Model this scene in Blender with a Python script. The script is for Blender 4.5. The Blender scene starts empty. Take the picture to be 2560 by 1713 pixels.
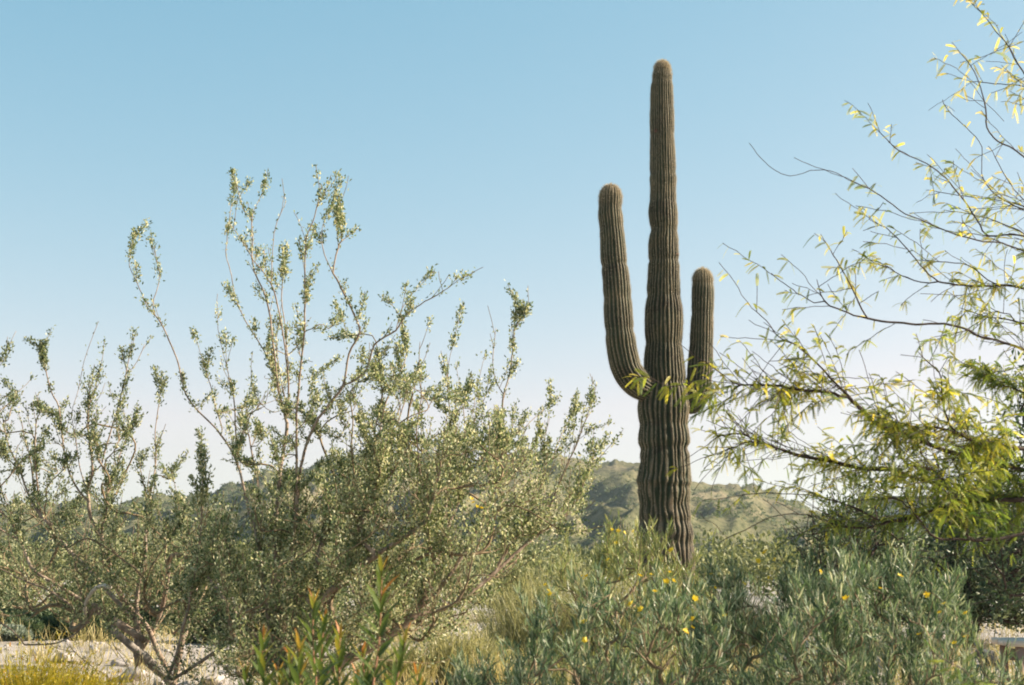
import bpy, math
import numpy as np
from mathutils import Vector, noise as mnoise

# ------------------------------------------------------------------ camera, world, sun, exposure
scene = bpy.context.scene
COL = scene.collection
FPX, CX, CY = 3555.6, 1280.0, 856.5            # photograph is 2560 x 1713, 50 mm on 36 mm film
CAM = np.array([0.0, 0.0, 0.9])
PITCH = math.atan(543.5 / FPX)
cam = bpy.data.cameras.new('camera')
cam.lens, cam.sensor_width = 50.0, 36.0
cam.clip_start, cam.clip_end = 0.1, 6000.0
cam.dof.use_dof = True
cam.dof.focus_distance = 13.0
cam.dof.aperture_fstop = 7.0
camo = bpy.data.objects.new('camera', cam)
COL.objects.link(camo)
camo.location = CAM
camo.rotation_euler = (math.pi / 2 + PITCH, 0, 0)
scene.camera = camo

SUN_EL, SUN_AZ = 29.0, 6.0                     # azimuth measured from +X towards +Y (right, a little behind the cactus)
world = bpy.data.worlds.new('World')
scene.world = world
world.use_nodes = True
wn, wl = world.node_tree.nodes, world.node_tree.links
wn.clear()
sky = wn.new('ShaderNodeTexSky')
sky.sky_type = 'NISHITA'
sky.sun_disc = False
sky.sun_elevation = math.radians(SUN_EL)
sky.sun_rotation = math.radians(90.0 - SUN_AZ)
sky.altitude = 400
sky.air_density, sky.dust_density, sky.ozone_density = 1.0, 0.9, 1.0
hsv = wn.new('ShaderNodeHueSaturation')
hsv.inputs['Hue'].default_value = 0.478
hsv.inputs['Saturation'].default_value = 0.95
bg = wn.new('ShaderNodeBackground')
bg.inputs['Strength'].default_value = 0.12
wo = wn.new('ShaderNodeOutputWorld')
wl.new(sky.outputs['Color'], hsv.inputs['Color'])
# film response of the sky colours: deeper cyan where the sky is dark, lilac white where it is bright
EXPOSURE = 1.5
sep = wn.new('ShaderNodeSeparateColor')
com = wn.new('ShaderNodeCombineColor')
wl.new(hsv.outputs['Color'], sep.inputs['Color'])


def wmath(op, a, b):
    n = wn.new('ShaderNodeMath')
    n.operation = op
    for k, v in enumerate((a, b)):
        if isinstance(v, (int, float)):
            n.inputs[k].default_value = v
        else:
            wl.new(v, n.inputs[k])
    return n.outputs[0]


chan = []
for k, (amp, gam) in enumerate(((1.42, 1.22), (0.905, 0.66), (0.88, 0.48))):
    x = wmath('MULTIPLY', sep.outputs[k], 0.178)
    x = wmath('POWER', x, gam)
    chan.append(wmath('MULTIPLY', x, amp / (0.12 * 2 ** EXPOSURE)))
chan[0] = wmath('MINIMUM', chan[0], chan[1])
for k in range(3):
    wl.new(chan[k], com.inputs[k])
wl.new(com.outputs['Color'], bg.inputs['Color'])
wl.new(bg.outputs['Background'], wo.inputs['Surface'])

sun = bpy.data.lights.new('sun', 'SUN')
sun.energy = 5.0
sun.angle = math.radians(0.53)
sun.color = (1.0, 0.88, 0.71)
suno = bpy.data.objects.new('sun', sun)
COL.objects.link(suno)
_a, _e = math.radians(SUN_AZ), math.radians(SUN_EL)
SUNV = Vector((math.cos(_a) * math.cos(_e), math.sin(_a) * math.cos(_e), math.sin(_e)))
suno.rotation_euler = SUNV.to_track_quat('Z', 'Y').to_euler()
suno.location = SUNV * 60

vs = scene.view_settings
vs.view_transform = 'Standard'
vs.look = 'None'
vs.exposure = EXPOSURE
vs.gamma = 1.0
vs.use_curve_mapping = False
scene.render.engine = 'CYCLES'
scene.cycles.filter_width = 1.9
scene.cycles.use_denoising = True
scene.cycles.max_bounces = 8
scene.cycles.sample_clamp_indirect = 6.0

# ------------------------------------------------------------------ helpers
R = np.random.default_rng(11)
TAU = 2 * math.pi


def at(px, py, d):
    """world point seen at photograph pixel (px, py), d metres ahead"""
    u, v = (px - CX) / FPX, (CY - py) / FPX
    c, s = math.cos(PITCH), math.sin(PITCH)
    y = c - s * v
    z = s + c * v
    k = d / y
    return np.array([u * k, d, CAM[2] + z * k])


def to_px(P):
    P = np.atleast_2d(P) - CAM
    c, s = math.cos(PITCH), math.sin(PITCH)
    f = P[:, 1] * c + P[:, 2] * s
    u = -P[:, 1] * s + P[:, 2] * c
    return np.stack([CX + FPX * P[:, 0] / f, CY - FPX * u / f], 1)


def hnoise(x, y, s=1.0, seed=0.0):
    return mnoise.noise(Vector((x * s + seed, y * s - seed * 0.7, seed * 1.3)))


def smooth(t):
    t = min(1.0, max(0.0, t))
    return t * t * (3 - 2 * t)


def gz(x, y):
    """height of the near ground"""
    z = -0.75 + 0.75 * smooth((y - 1.0) / 5.5)
    z += 0.05 * hnoise(x, y, 0.5, 3.0) * smooth((y - 2) / 4)
    z += 0.12 * math.exp(-((x + 4.5) / 2.5) ** 2 - ((y - 13.0) / 3.0) ** 2)
    return z


def norm(v):
    v = np.asarray(v, float)
    return v / (np.linalg.norm(v, axis=-1, keepdims=True) + 1e-12)


def make_mesh(name, V, tris=None, quads=None, tint=None, attrs=None, smooth_shade=False):
    V = np.asarray(V, np.float32).reshape(-1, 3)
    loops, starts, totals, n = [], [], [], 0
    for F, k in ((tris, 3), (quads, 4)):
        if F is not None and len(F):
            F = np.asarray(F, np.int32).reshape(-1, k)
            loops.append(F.ravel())
            starts.append(n + np.arange(len(F), dtype=np.int32) * k)
            n += len(F) * k
    me = bpy.data.meshes.new(name)
    L = np.concatenate(loops)
    S = np.concatenate(starts)
    me.vertices.add(len(V))
    me.vertices.foreach_set('co', V.ravel())
    me.loops.add(len(L))
    me.loops.foreach_set('vertex_index', L.astype(np.int32))
    me.polygons.add(len(S))
    me.polygons.foreach_set('loop_start', S.astype(np.int32))
    if tint is not None:
        a = me.attributes.new('tint', 'FLOAT', 'POINT')
        a.data.foreach_set('value', np.asarray(tint, np.float32))
    for k, v in (attrs or {}).items():
        a = me.attributes.new(k, 'FLOAT', 'POINT')
        a.data.foreach_set('value', np.asarray(v, np.float32))
    me.update(calc_edges=True)
    if smooth_shade:
        me.shade_smooth()
    return me


def link(name, me, mat=None, parent=None, kind=None, label=None):
    o = bpy.data.objects.new(name, me)
    COL.objects.link(o)
    if mat is not None and me is not None and not me.materials:
        me.materials.append(mat)
    if parent is not None:
        o.parent = parent
    if kind:
        o['kind'] = kind
    if label:
        o['label'] = label
    return o


def thing(name, label, cat, loc, group=None):
    o = bpy.data.objects.new(name, None)
    COL.objects.link(o)
    o.location = loc
    o.empty_display_size = 0.2
    o['label'], o['category'] = label, cat
    if group:
        o['group'] = group
    return o


class MB:
    """collects triangles and quads"""
    def __init__(self):
        self.V, self.T, self.Q, self.A, self.n = [], [], [], [], 0

    def add(self, V, T=None, Q=None, tint=0.5):
        V = np.asarray(V, float).reshape(-1, 3)
        if T is not None and len(T):
            self.T.append(np.asarray(T, np.int64).reshape(-1, 3) + self.n)
        if Q is not None and len(Q):
            self.Q.append(np.asarray(Q, np.int64).reshape(-1, 4) + self.n)
        self.V.append(V)
        self.A.append(np.full(len(V), tint) if np.isscalar(tint) else np.asarray(tint, float))
        self.n += len(V)

    def build(self, name, mat, parent=None, org=None, kind=None, smooth_shade=False, label=None):
        V = np.concatenate(self.V)
        if org is not None:
            V = V - np.asarray(org)
        me = make_mesh(name, V, np.concatenate(self.T) if self.T else None,
                       np.concatenate(self.Q) if self.Q else None, np.concatenate(self.A), None, smooth_shade)
        return link(name, me, mat, parent, kind, label)


def tube(P, rad, k=6, close=True):
    P = np.asarray(P, float)
    rad = np.asarray(rad, float)
    n = len(P)
    T = norm(np.gradient(P, axis=0))
    ref = np.array([0.0, 1.0, 0.0])
    if abs(T[:, 1]).mean() > 0.75:
        ref = np.array([1.0, 0.0, 0.0])
    N = norm(np.cross(T, ref))
    B = np.cross(T, N)
    a = np.arange(k) * TAU / k
    V = P[:, None, :] + rad[:, None, None] * (np.cos(a)[None, :, None] * N[:, None, :] + np.sin(a)[None, :, None] * B[:, None, :])
    V = V.reshape(-1, 3)
    i = np.arange(n - 1)[:, None] * k
    j = np.arange(k)[None, :]
    j2 = (j + 1) % k
    Q = np.stack([i + j, i + j2, i + k + j2, i + k + j], -1).reshape(-1, 4)
    Tt = None
    if close:
        V = np.vstack([V, P[-1] + T[-1] * rad[-1]])
        b = (n - 1) * k
        Tt = np.stack([b + np.arange(k), b + (np.arange(k) + 1) % k, np.full(k, n * k)], 1)
    return V, Tt, Q


def catmull(P, step):
    P = np.asarray(P, float)
    if len(P) < 3:
        n = max(2, int(np.linalg.norm(P[-1] - P[0]) / step) + 1)
        return P[0] + (P[-1] - P[0]) * np.linspace(0, 1, n)[:, None]
    E = np.vstack([2 * P[0] - P[1], P, 2 * P[-1] - P[-2]])
    out = []
    for i in range(1, len(E) - 2):
        a, b, c, d = E[i - 1], E[i], E[i + 1], E[i + 2]
        n = max(2, int(np.linalg.norm(c - b) / step) + 1)
        t = np.linspace(0, 1, n, endpoint=False)[:, None]
        out.append(0.5 * (2 * b + (c - a) * t + (2 * a - 5 * b + 4 * c - d) * t ** 2 + (3 * b - a - 3 * c + d) * t ** 3))
    out.append(P[-1:])
    return np.vstack(out)


def wiggle(n, amp, rough=0.75):
    w = np.cumsum(R.normal(0, 1, (n, 3)), 0)
    w -= np.linspace(0, 1, n)[:, None] * w[-1] + w[0] * (1 - np.linspace(0, 1, n)[:, None])
    return w * amp * rough


class Skel:
    """a branching skeleton: nodes with parents, grouped into branches"""
    def __init__(self, root, cap=60000):
        self.P = np.zeros((cap, 3))
        self.par = np.full(cap, -1, int)
        self.bid = np.zeros(cap, int)
        self.n = 1
        self.P[0] = root
        self.nb = 1
        self.kind = {}

    def path(self, pts, parent, kind='twig'):
        b = self.nb
        self.nb += 1
        self.kind[b] = kind
        ids = []
        for p in pts:
            i = self.n
            self.P[i] = p
            self.par[i] = parent
            self.bid[i] = b
            parent = i
            ids.append(i)
            self.n += 1
        return ids

    def nearest_px(self, px):
        q = to_px(self.P[:self.n])
        return int(np.argmin(((q - px) ** 2).sum(1)))

    def trace(self, pxpts, dtip, step=0.05, amp=0.0026, parent=None, tipfirst=True, kind='branch'):
        pts = list(pxpts)[::-1] if tipfirst else list(pxpts)
        if parent is None:
            parent = self.nearest_px(np.array(pts[0], float))
        d0 = self.P[parent][1]
        L = np.cumsum([0] + [math.hypot(pts[i + 1][0] - pts[i][0], pts[i + 1][1] - pts[i][1]) for i in range(len(pts) - 1)])
        L = L / max(L[-1], 1e-6)
        W = [at(p[0], p[1], d0 + dtip * t) for p, t in zip(pts, L)]
        first = np.linalg.norm(W[0] - self.P[parent])
        if first > 0.06:
            W = [self.P[parent].copy()] + W
        C = catmull(W, step)
        C = C + wiggle(len(C), amp)
        if first > 0.06 or np.linalg.norm(C[0] - self.P[parent]) < 0.03:
            C = C[1:]
        return self.path(C, parent, kind)

    def tangent(self, i):
        p = self.par[i]
        if p < 0:
            return np.array([0, 0, 1.0])
        return norm(self.P[i] - self.P[p])

    def grow(self, A, step=0.06, bend=0.45, amp=0.004, up=0.15, rootbias=0.25, kind='twig'):
        root = self.P[0]
        A = np.asarray(A)
        A = A[np.argsort(np.linalg.norm(A - root, axis=1))]
        for a in A:
            Q = self.P[:self.n]
            d = np.linalg.norm(Q - a, axis=1)
            dr = np.linalg.norm(Q - root, axis=1)
            ra = np.linalg.norm(a - root)
            cost = d + rootbias * dr + np.where(dr > ra, 1.0, 0.0) + np.where(Q[:, 2] > a[2] + 0.1, 0.5, 0.0)
            i = int(np.argmin(cost))
            L = d[i]
            if L < 0.03:
                continue
            c = self.P[i] + norm(self.tangent(i) + np.array([0, 0, up])) * L * bend
            n = max(3, int(L / step))
            t = np.linspace(0, 1, n + 1)[1:, None]
            C = (1 - t) ** 2 * self.P[i] + 2 * t * (1 - t) * c + t * t * a
            C = C + wiggle(n, amp)
            self.path(C, i, kind)

    def shoots(self, nodes, lens, spread=0.8, up=0.3, step=0.04, amp=0.004, droop=0.0, kind='twig'):
        for i, L in zip(nodes, lens):
            t = self.tangent(i)
            d = norm(t * 0.7 + R.normal(0, spread, 3) * 0.7 + np.array([0, 0, up]))
            n = max(3, int(L / step))
            s = np.linspace(0, 1, n + 1)[1:, None]
            d2 = norm(d + np.array([0, 0, up - droop * 2]))
            C = self.P[i] + d * L * s * (1 - 0.5 * s) + d2 * L * 0.5 * s * s
            C = C + wiggle(n, amp)
            self.path(C, i, kind)

    def finish(self, r0=0.0018, p=2.3, rmax=0.06):
        n = self.n
        self.P, self.par, self.bid = self.P[:n], self.par[:n], self.bid[:n]
        acc = np.zeros(n)
        tip = np.zeros(n)
        kids = np.zeros(n, int)
        for i in range(n - 1, 0, -1):
            if kids[i] == 0:
                acc[i] = r0 ** p
            acc[i] += (r0 * 0.22) ** p
            j = self.par[i]
            kids[j] += 1
            acc[j] += acc[i]
            tip[j] = max(tip[j], tip[i] + np.linalg.norm(self.P[i] - self.P[j]))
        self.r = np.minimum(acc ** (1 / p), rmax)
        self.tip = tip
        self.kids = kids
        self.T = np.zeros((n, 3))
        self.T[1:] = norm(self.P[1:] - self.P[self.par[1:]])
        self.T[0] = (0, 0, 1)

    def chains(self):
        order = np.arange(1, self.n)
        b = self.bid[1:self.n]
        idx = np.argsort(b, kind='stable')
        bs = b[idx]
        cuts = np.flatnonzero(np.diff(bs)) + 1
        for g in np.split(order[idx], cuts):
            par = self.par[g[0]]
            P = np.vstack([self.P[par], self.P[g]])
            r = np.concatenate([[min(self.r[par], self.r[g[0]] * 1.15)], self.r[g]])
            yield int(self.bid[g[0]]), P, r

    def build_wood(self, parent, mat, mat_twig=None, org=None, names=('branch', 'twigs'), sides=(7, 4), rmin=0.0, labels=None):
        tw = MB()
        for b, P, r in self.chains():
            if self.kind.get(b) == 'twig':
                tw.add(*tube(P, np.maximum(r, rmin), sides[1], False), tint=R.random())
            else:
                m = MB()
                rr = np.maximum(r, rmin)
                m.add(*tube(P, rr, sides[0]), tint=R.random())
                nm = self.kind[b]
                m.build(nm, mat, parent, org, None, True, (labels or {}).get(nm))
        if tw.n:
            tw.build(names[1], mat_twig or mat, parent, org, 'stuff', False)


def leaf_frames(P, D):
    """random side and normal vectors for leaves growing along D"""
    rnd = R.normal(0, 1, P.shape)
    S = norm(np.cross(D, rnd))
    N = np.cross(S, D)
    return S, N


def rhomb_leaves(mb, P, D, L, W, fold=0.25, tint=None):
    n = len(P)
    S, N = leaf_frames(P, D)
    L = np.broadcast_to(L, (n,))[:, None]
    W = np.broadcast_to(W, (n,))[:, None]
    mid = P + D * L * 0.55 + N * L * 0.05
    V = np.stack([P, mid + S * W * 0.5 + N * W * fold, P + D * L - N * L * 0.06, mid - S * W * 0.5 + N * W * fold], 1)
    b = np.arange(n)[:, None] * 4
    T = np.concatenate([b + [0, 1, 2], b + [0, 2, 3]], 0)
    t = R.random(n) if tint is None else tint
    mb.add(V.reshape(-1, 3), T, None, np.repeat(t, 4))


def needle_leaves(mb, P, D, L, W, curl=0.25, tint=None):
    n = len(P)
    S, N = leaf_frames(P, D)
    L = np.broadcast_to(L, (n,))[:, None]
    W = np.broadcast_to(W, (n,))[:, None]
    c = (R.normal(0, 1, (n, 1)) * 0.5 + 0.8) * curl
    def st(s, w):
        cc = P + D * L * s + N * L * c * s * s
        return cc + S * W * w * 0.5, cc - S * W * w * 0.5
    a, b = st(0.0, 0.35)
    e, f = st(0.38, 1.0)
    g, h = st(0.75, 0.8)
    tipv = P + D * L + N * L * c
    V = np.stack([a, b, e, f, g, h, tipv], 1).reshape(-1, 3)
    o = np.arange(n)[:, None] * 7
    Q = np.concatenate([o + [0, 1, 3, 2], o + [2, 3, 5, 4]], 0)
    T = o + [4, 5, 6]
    t = R.random(n) if tint is None else tint
    mb.add(V, T, Q, np.repeat(t, 7))


def inpoly(pts, poly):
    x, y = pts[:, 0], pts[:, 1]
    ins = np.zeros(len(pts), bool)
    j = len(poly) - 1
    for i in range(len(poly)):
        xi, yi = poly[i]
        xj, yj = poly[j]
        c = ((yi > y) != (yj > y)) & (x < (xj - xi) * (y - yi) / (yj - yi + 1e-9) + xi)
        ins ^= c
        j = i
    return ins


def sample_poly(poly, n, d0, d1):
    poly = np.array(poly, float)
    lo, hi = poly.min(0), poly.max(0)
    out = []
    while len(out) < n:
        q = lo + R.random((n * 3, 2)) * (hi - lo)
        q = q[inpoly(q, poly)]
        out.extend(q.tolist())
    out = out[:n]
    return np.array([at(x, y, d0 + (d1 - d0) * R.random()) for x, y in out])


def quad_box(mb, c, size, rz=0.0, tint=0.5, jitter=0.0):
    sx, sy, sz = [s / 2 for s in size]
    V = np.array([[x, y, z] for z in (-sz, sz) for x, y in ((-sx, -sy), (sx, -sy), (sx, sy), (-sx, sy))])
    ca, sa = math.cos(rz), math.sin(rz)
    V = V @ np.array([[ca, sa, 0], [-sa, ca, 0], [0, 0, 1]]) + np.asarray(c)
    if jitter:
        V += R.normal(0, jitter, V.shape)
    Q = [[0, 3, 2, 1], [4, 5, 6, 7], [0, 1, 5, 4], [1, 2, 6, 5], [2, 3, 7, 6], [3, 0, 4, 7]]
    mb.add(V, None, Q, tint)


# ------------------------------------------------------------------ materials
def nodes_of(name):
    m = bpy.data.materials.new(name)
    m.use_nodes = True
    nt = m.node_tree
    nt.nodes.clear()
    out = nt.nodes.new('ShaderNodeOutputMaterial')
    return m, nt, out


def ramp(nt, fac, stops):
    r = nt.nodes.new('ShaderNodeValToRGB')
    el = r.color_ramp.elements
    while len(el) > 1:
        el.remove(el[0])
    el[0].position = stops[0][0]
    el[0].color = (*stops[0][1], 1)
    for p, c in stops[1:]:
        e = el.new(p)
        e.color = (*c, 1)
    nt.links.new(fac, r.inputs['Fac'])
    return r.outputs['Color']


def attr(nt, name):
    a = nt.nodes.new('ShaderNodeAttribute')
    a.attribute_name = name
    return a.outputs['Fac']


def noise_tex(nt, scale, detail=4.0, rough=0.55, coord='Object', stretch=None):
    tc = nt.nodes.new('ShaderNodeTexCoord')
    src = tc.outputs[coord]
    if stretch:
        mp = nt.nodes.new('ShaderNodeMapping')
        mp.inputs['Scale'].default_value = stretch
        nt.links.new(src, mp.inputs['Vector'])
        src = mp.outputs['Vector']
    n = nt.nodes.new('ShaderNodeTexNoise')
    n.inputs['Scale'].default_value = scale
    n.inputs['Detail'].default_value = detail
    n.inputs['Roughness'].default_value = rough
    nt.links.new(src, n.inputs['Vector'])
    return n.outputs['Fac']


def leaf_mat(name, stops, rough=0.5, trans=0.3, spec=0.4, tcol=1.5):
    m, nt, out = nodes_of(name)
    col = ramp(nt, attr(nt, 'tint'), stops)
    p = nt.nodes.new('ShaderNodeBsdfPrincipled')
    p.inputs['Roughness'].default_value = rough
    p.inputs['Specular IOR Level'].default_value = spec
    nt.links.new(col, p.inputs['Base Color'])
    tr = nt.nodes.new('ShaderNodeBsdfTranslucent')
    g = nt.nodes.new('ShaderNodeMixRGB')
    g.blend_type = 'MULTIPLY'
    g.inputs['Fac'].default_value = 1.0
    g.inputs['Color2'].default_value = (tcol, tcol, tcol * 0.7, 1)
    nt.links.new(col, g.inputs['Color1'])
    nt.links.new(g.outputs['Color'], tr.inputs['Color'])
    mx = nt.nodes.new('ShaderNodeMixShader')
    mx.inputs['Fac'].default_value = trans
    nt.links.new(p.outputs[0], mx.inputs[1])
    nt.links.new(tr.outputs[0], mx.inputs[2])
    nt.links.new(mx.outputs[0], out.inputs['Surface'])
    return m


def rough_mat(name, stops, scale=12.0, rough=0.85, bump=0.3, bscale=None, stretch=None, detail=6.0, dist=0.01):
    m, nt, out = nodes_of(name)
    f = noise_tex(nt, scale, detail, 0.6, 'Object', stretch)
    col = ramp(nt, f, stops)
    p = nt.nodes.new('ShaderNodeBsdfPrincipled')
    p.inputs['Roughness'].default_value = rough
    p.inputs['Specular IOR Level'].default_value = 0.2
    nt.links.new(col, p.inputs['Base Color'])
    if bump:
        f2 = noise_tex(nt, bscale or scale * 2, 5.0, 0.6, 'Object', stretch)
        b = nt.nodes.new('ShaderNodeBump')
        b.inputs['Strength'].default_value = bump
        b.inputs['Distance'].default_value = dist
        nt.links.new(f2, b.inputs['Height'])
        nt.links.new(b.outputs['Normal'], p.inputs['Normal'])
    nt.links.new(p.outputs[0], out.inputs['Surface'])
    return m


M = {}
M['olive'] = leaf_mat('olive_leaf', [(0, (0.052, 0.085, 0.036)), (0.35, (0.15, 0.19, 0.085)), (0.68, (0.325, 0.335, 0.19)), (1, (0.62, 0.57, 0.39))], 0.5, 0.36, 0.35)  # cream top stop puts sunlit leaf highlights into the colour
M['olive2'] = leaf_mat('grey_olive_leaf', [(0, (0.06, 0.088, 0.042)), (0.45, (0.13, 0.16, 0.077)), (0.75, (0.26, 0.275, 0.15)), (1, (0.52, 0.49, 0.32))], 0.5, 0.36, 0.35)  # cream end again paints leaf highlights into the ramp
M['cassia'] = leaf_mat('grey_green_needle', [(0, (0.035, 0.068, 0.034)), (0.45, (0.09, 0.14, 0.07)), (0.78, (0.21, 0.265, 0.145)), (0.94, (0.44, 0.445, 0.30)), (1, (0.62, 0.58, 0.44))], 0.5, 0.3, 0.35)  # palest stops paint bright glints among the needles
M['cassia2'] = leaf_mat('yellow_green_needle', [(0, (0.10, 0.14, 0.05)), (0.5, (0.19, 0.22, 0.08)), (0.85, (0.30, 0.30, 0.11)), (1, (0.45, 0.40, 0.16))], 0.42, 0.28, 0.5)
M['mesquite'] = leaf_mat('mesquite_leaf', [(0, (0.05, 0.09, 0.025)), (0.4, (0.17, 0.21, 0.035)), (0.65, (0.38, 0.35, 0.05)), (1, (0.66, 0.50, 0.09))], 0.5, 0.55, 0.3, 1.35)
M['willow'] = leaf_mat('willow_leaf', [(0, (0.03, 0.06, 0.018)), (0.55, (0.11, 0.145, 0.03)), (0.8, (0.28, 0.22, 0.03)), (1, (0.44, 0.14, 0.04))], 0.5, 0.4, 0.3, 1.3)
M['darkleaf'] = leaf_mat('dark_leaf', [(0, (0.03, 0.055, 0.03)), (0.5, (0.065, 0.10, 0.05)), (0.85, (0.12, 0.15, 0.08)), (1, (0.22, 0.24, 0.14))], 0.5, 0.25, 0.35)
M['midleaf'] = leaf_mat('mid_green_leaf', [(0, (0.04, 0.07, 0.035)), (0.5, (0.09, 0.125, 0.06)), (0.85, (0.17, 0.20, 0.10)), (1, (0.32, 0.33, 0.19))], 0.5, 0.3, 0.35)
M['goldleaf'] = leaf_mat('gold_green_leaf', [(0, (0.14, 0.13, 0.015)), (0.5, (0.30, 0.25, 0.02)), (0.9, (0.42, 0.31, 0.03)), (1, (0.40, 0.18, 0.03))], 0.5, 0.35, 0.3, 1.2)
M['silver'] = leaf_mat('silver_leaf', [(0, (0.16, 0.19, 0.15)), (1, (0.32, 0.35, 0.28))], 0.6, 0.2, 0.3)
M['scrub'] = leaf_mat('scrub_leaf', [(0, (0.07, 0.088, 0.036)), (0.5, (0.14, 0.155, 0.068)), (1, (0.28, 0.27, 0.13))], 0.6, 0.25, 0.3)
M['hillscrub'] = leaf_mat('hill_scrub_leaf', [(0, (0.055, 0.085, 0.05)), (0.5, (0.11, 0.135, 0.07)), (1, (0.21, 0.21, 0.11))], 0.7, 0.2, 0.1)
M['drygrass'] = leaf_mat('dry_grass', [(0, (0.22, 0.19, 0.08)), (0.5, (0.40, 0.34, 0.15)), (1, (0.55, 0.42, 0.22))], 0.6, 0.3, 0.3)
M['palegrass'] = leaf_mat('pale_green_grass', [(0, (0.16, 0.165, 0.075)), (0.5, (0.27, 0.26, 0.125)), (1, (0.42, 0.37, 0.19))], 0.6, 0.3, 0.3)
M['petal'] = leaf_mat('yellow_petal', [(0, (0.60, 0.38, 0.01)), (0.6, (0.74, 0.53, 0.02)), (1, (0.76, 0.60, 0.08))], 0.5, 0.3, 0.3, 1.1)
M['spine'] = leaf_mat('cactus_spine', [(0, (0.34, 0.26, 0.17)), (1, (0.66, 0.56, 0.42))], 0.6, 0.25, 0.3, 1.0)
M['bark'] = rough_mat('grey_brown_bark', [(0.3, (0.12, 0.085, 0.06)), (0.5, (0.26, 0.19, 0.14)), (0.7, (0.42, 0.34, 0.27))], 25, 0.8, 0.4, 60, (1, 1, 0.4))
M['twig'] = rough_mat('brown_twig', [(0.3, (0.10, 0.075, 0.045)), (0.7, (0.28, 0.20, 0.12))], 18, 0.8, 0.0)
M['deadwood'] = rough_mat('grey_dead_wood', [(0.3, (0.10, 0.085, 0.07)), (0.5, (0.22, 0.19, 0.165)), (0.75, (0.42, 0.38, 0.34))], 22, 0.9, 0.6, 45, (1, 1, 0.35))
M['palewood'] = rough_mat('bleached_wood', [(0.3, (0.36, 0.30, 0.24)), (0.7, (0.66, 0.58, 0.48))], 22, 0.85, 0.4, 45)
M['darkbark'] = rough_mat('dark_mesquite_bark', [(0.3, (0.028, 0.02, 0.016)), (0.55, (0.065, 0.045, 0.035)), (0.8, (0.15, 0.11, 0.085))], 25, 0.85, 0.5, 60, (1, 1, 0.5))
M['redstem'] = rough_mat('red_brown_stem', [(0.3, (0.22, 0.09, 0.05)), (0.7, (0.42, 0.22, 0.13))], 20, 0.7, 0.0)
M['stone'] = rough_mat('pale_stone', [(0.25, (0.22, 0.19, 0.175)), (0.5, (0.36, 0.32, 0.30)), (0.75, (0.47, 0.43, 0.41))], 7, 0.9, 0.6, 22)
M['darkstone'] = rough_mat('dark_stone', [(0.3, (0.07, 0.07, 0.075)), (0.7, (0.17, 0.165, 0.165))], 7, 0.9, 0.6, 22)
M['plank'] = rough_mat('weathered_plank', [(0.3, (0.52, 0.43, 0.36)), (0.7, (0.72, 0.63, 0.55))], 9, 0.8, 0.3, 30, (1, 12, 12))
M['post'] = rough_mat('bench_post', [(0.3, (0.16, 0.105, 0.085)), (0.7, (0.30, 0.21, 0.17))], 14, 0.8, 0.3, 30, (1, 1, 0.2))
M['stucco'] = rough_mat('pale_stucco', [(0.3, (0.50, 0.51, 0.53)), (0.7, (0.58, 0.58, 0.58))], 3, 0.9, 0.2, 40)
M['trim'] = rough_mat('brown_trim', [(0.3, (0.16, 0.11, 0.08)), (0.7, (0.22, 0.16, 0.12))], 5, 0.7, 0.0)
M['scar'] = rough_mat('cactus_scar', [(0.3, (0.06, 0.025, 0.015)), (0.7, (0.14, 0.07, 0.045))], 60, 0.9, 0.5, 90)
M['bluetag'] = rough_mat('blue_plastic', [(0.3, (0.05, 0.07, 0.20)), (0.7, (0.07, 0.10, 0.26))], 40, 0.5, 0.0)
M['greymetal'] = rough_mat('grey_metal', [(0.3, (0.25, 0.24, 0.25)), (0.7, (0.38, 0.36, 0.37))], 40, 0.5, 0.0)


def ground_material():
    m, nt, out = nodes_of('desert_ground')
    f1 = noise_tex(nt, 0.35, 6, 0.6)
    f2 = noise_tex(nt, 9.0, 8, 0.7)
    c1 = ramp(nt, f1, [(0.3, (0.28, 0.235, 0.195)), (0.5, (0.42, 0.375, 0.335)), (0.68, (0.51, 0.47, 0.44))])
    c2 = ramp(nt, f2, [(0.3, (0.55, 0.5, 0.46)), (0.55, (1, 1, 1)), (0.75, (1.25, 1.22, 1.2))])
    mx = nt.nodes.new('ShaderNodeMixRGB')
    mx.blend_type = 'MULTIPLY'
    mx.inputs['Fac'].default_value = 0.8
    nt.links.new(c1, mx.inputs['Color1'])
    nt.links.new(c2, mx.inputs['Color2'])
    p = nt.nodes.new('ShaderNodeBsdfPrincipled')
    p.inputs['Roughness'].default_value = 0.95
    p.inputs['Specular IOR Level'].default_value = 0.1
    nt.links.new(mx.outputs['Color'], p.inputs['Base Color'])
    b = nt.nodes.new('ShaderNodeBump')
    b.inputs['Strength'].default_value = 0.7
    b.inputs['Distance'].default_value = 0.04
    nt.links.new(noise_tex(nt, 14.0, 8, 0.7), b.inputs['Height'])
    nt.links.new(b.outputs['Normal'], p.inputs['Normal'])
    nt.links.new(p.outputs[0], out.inputs['Surface'])
    return m


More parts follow.
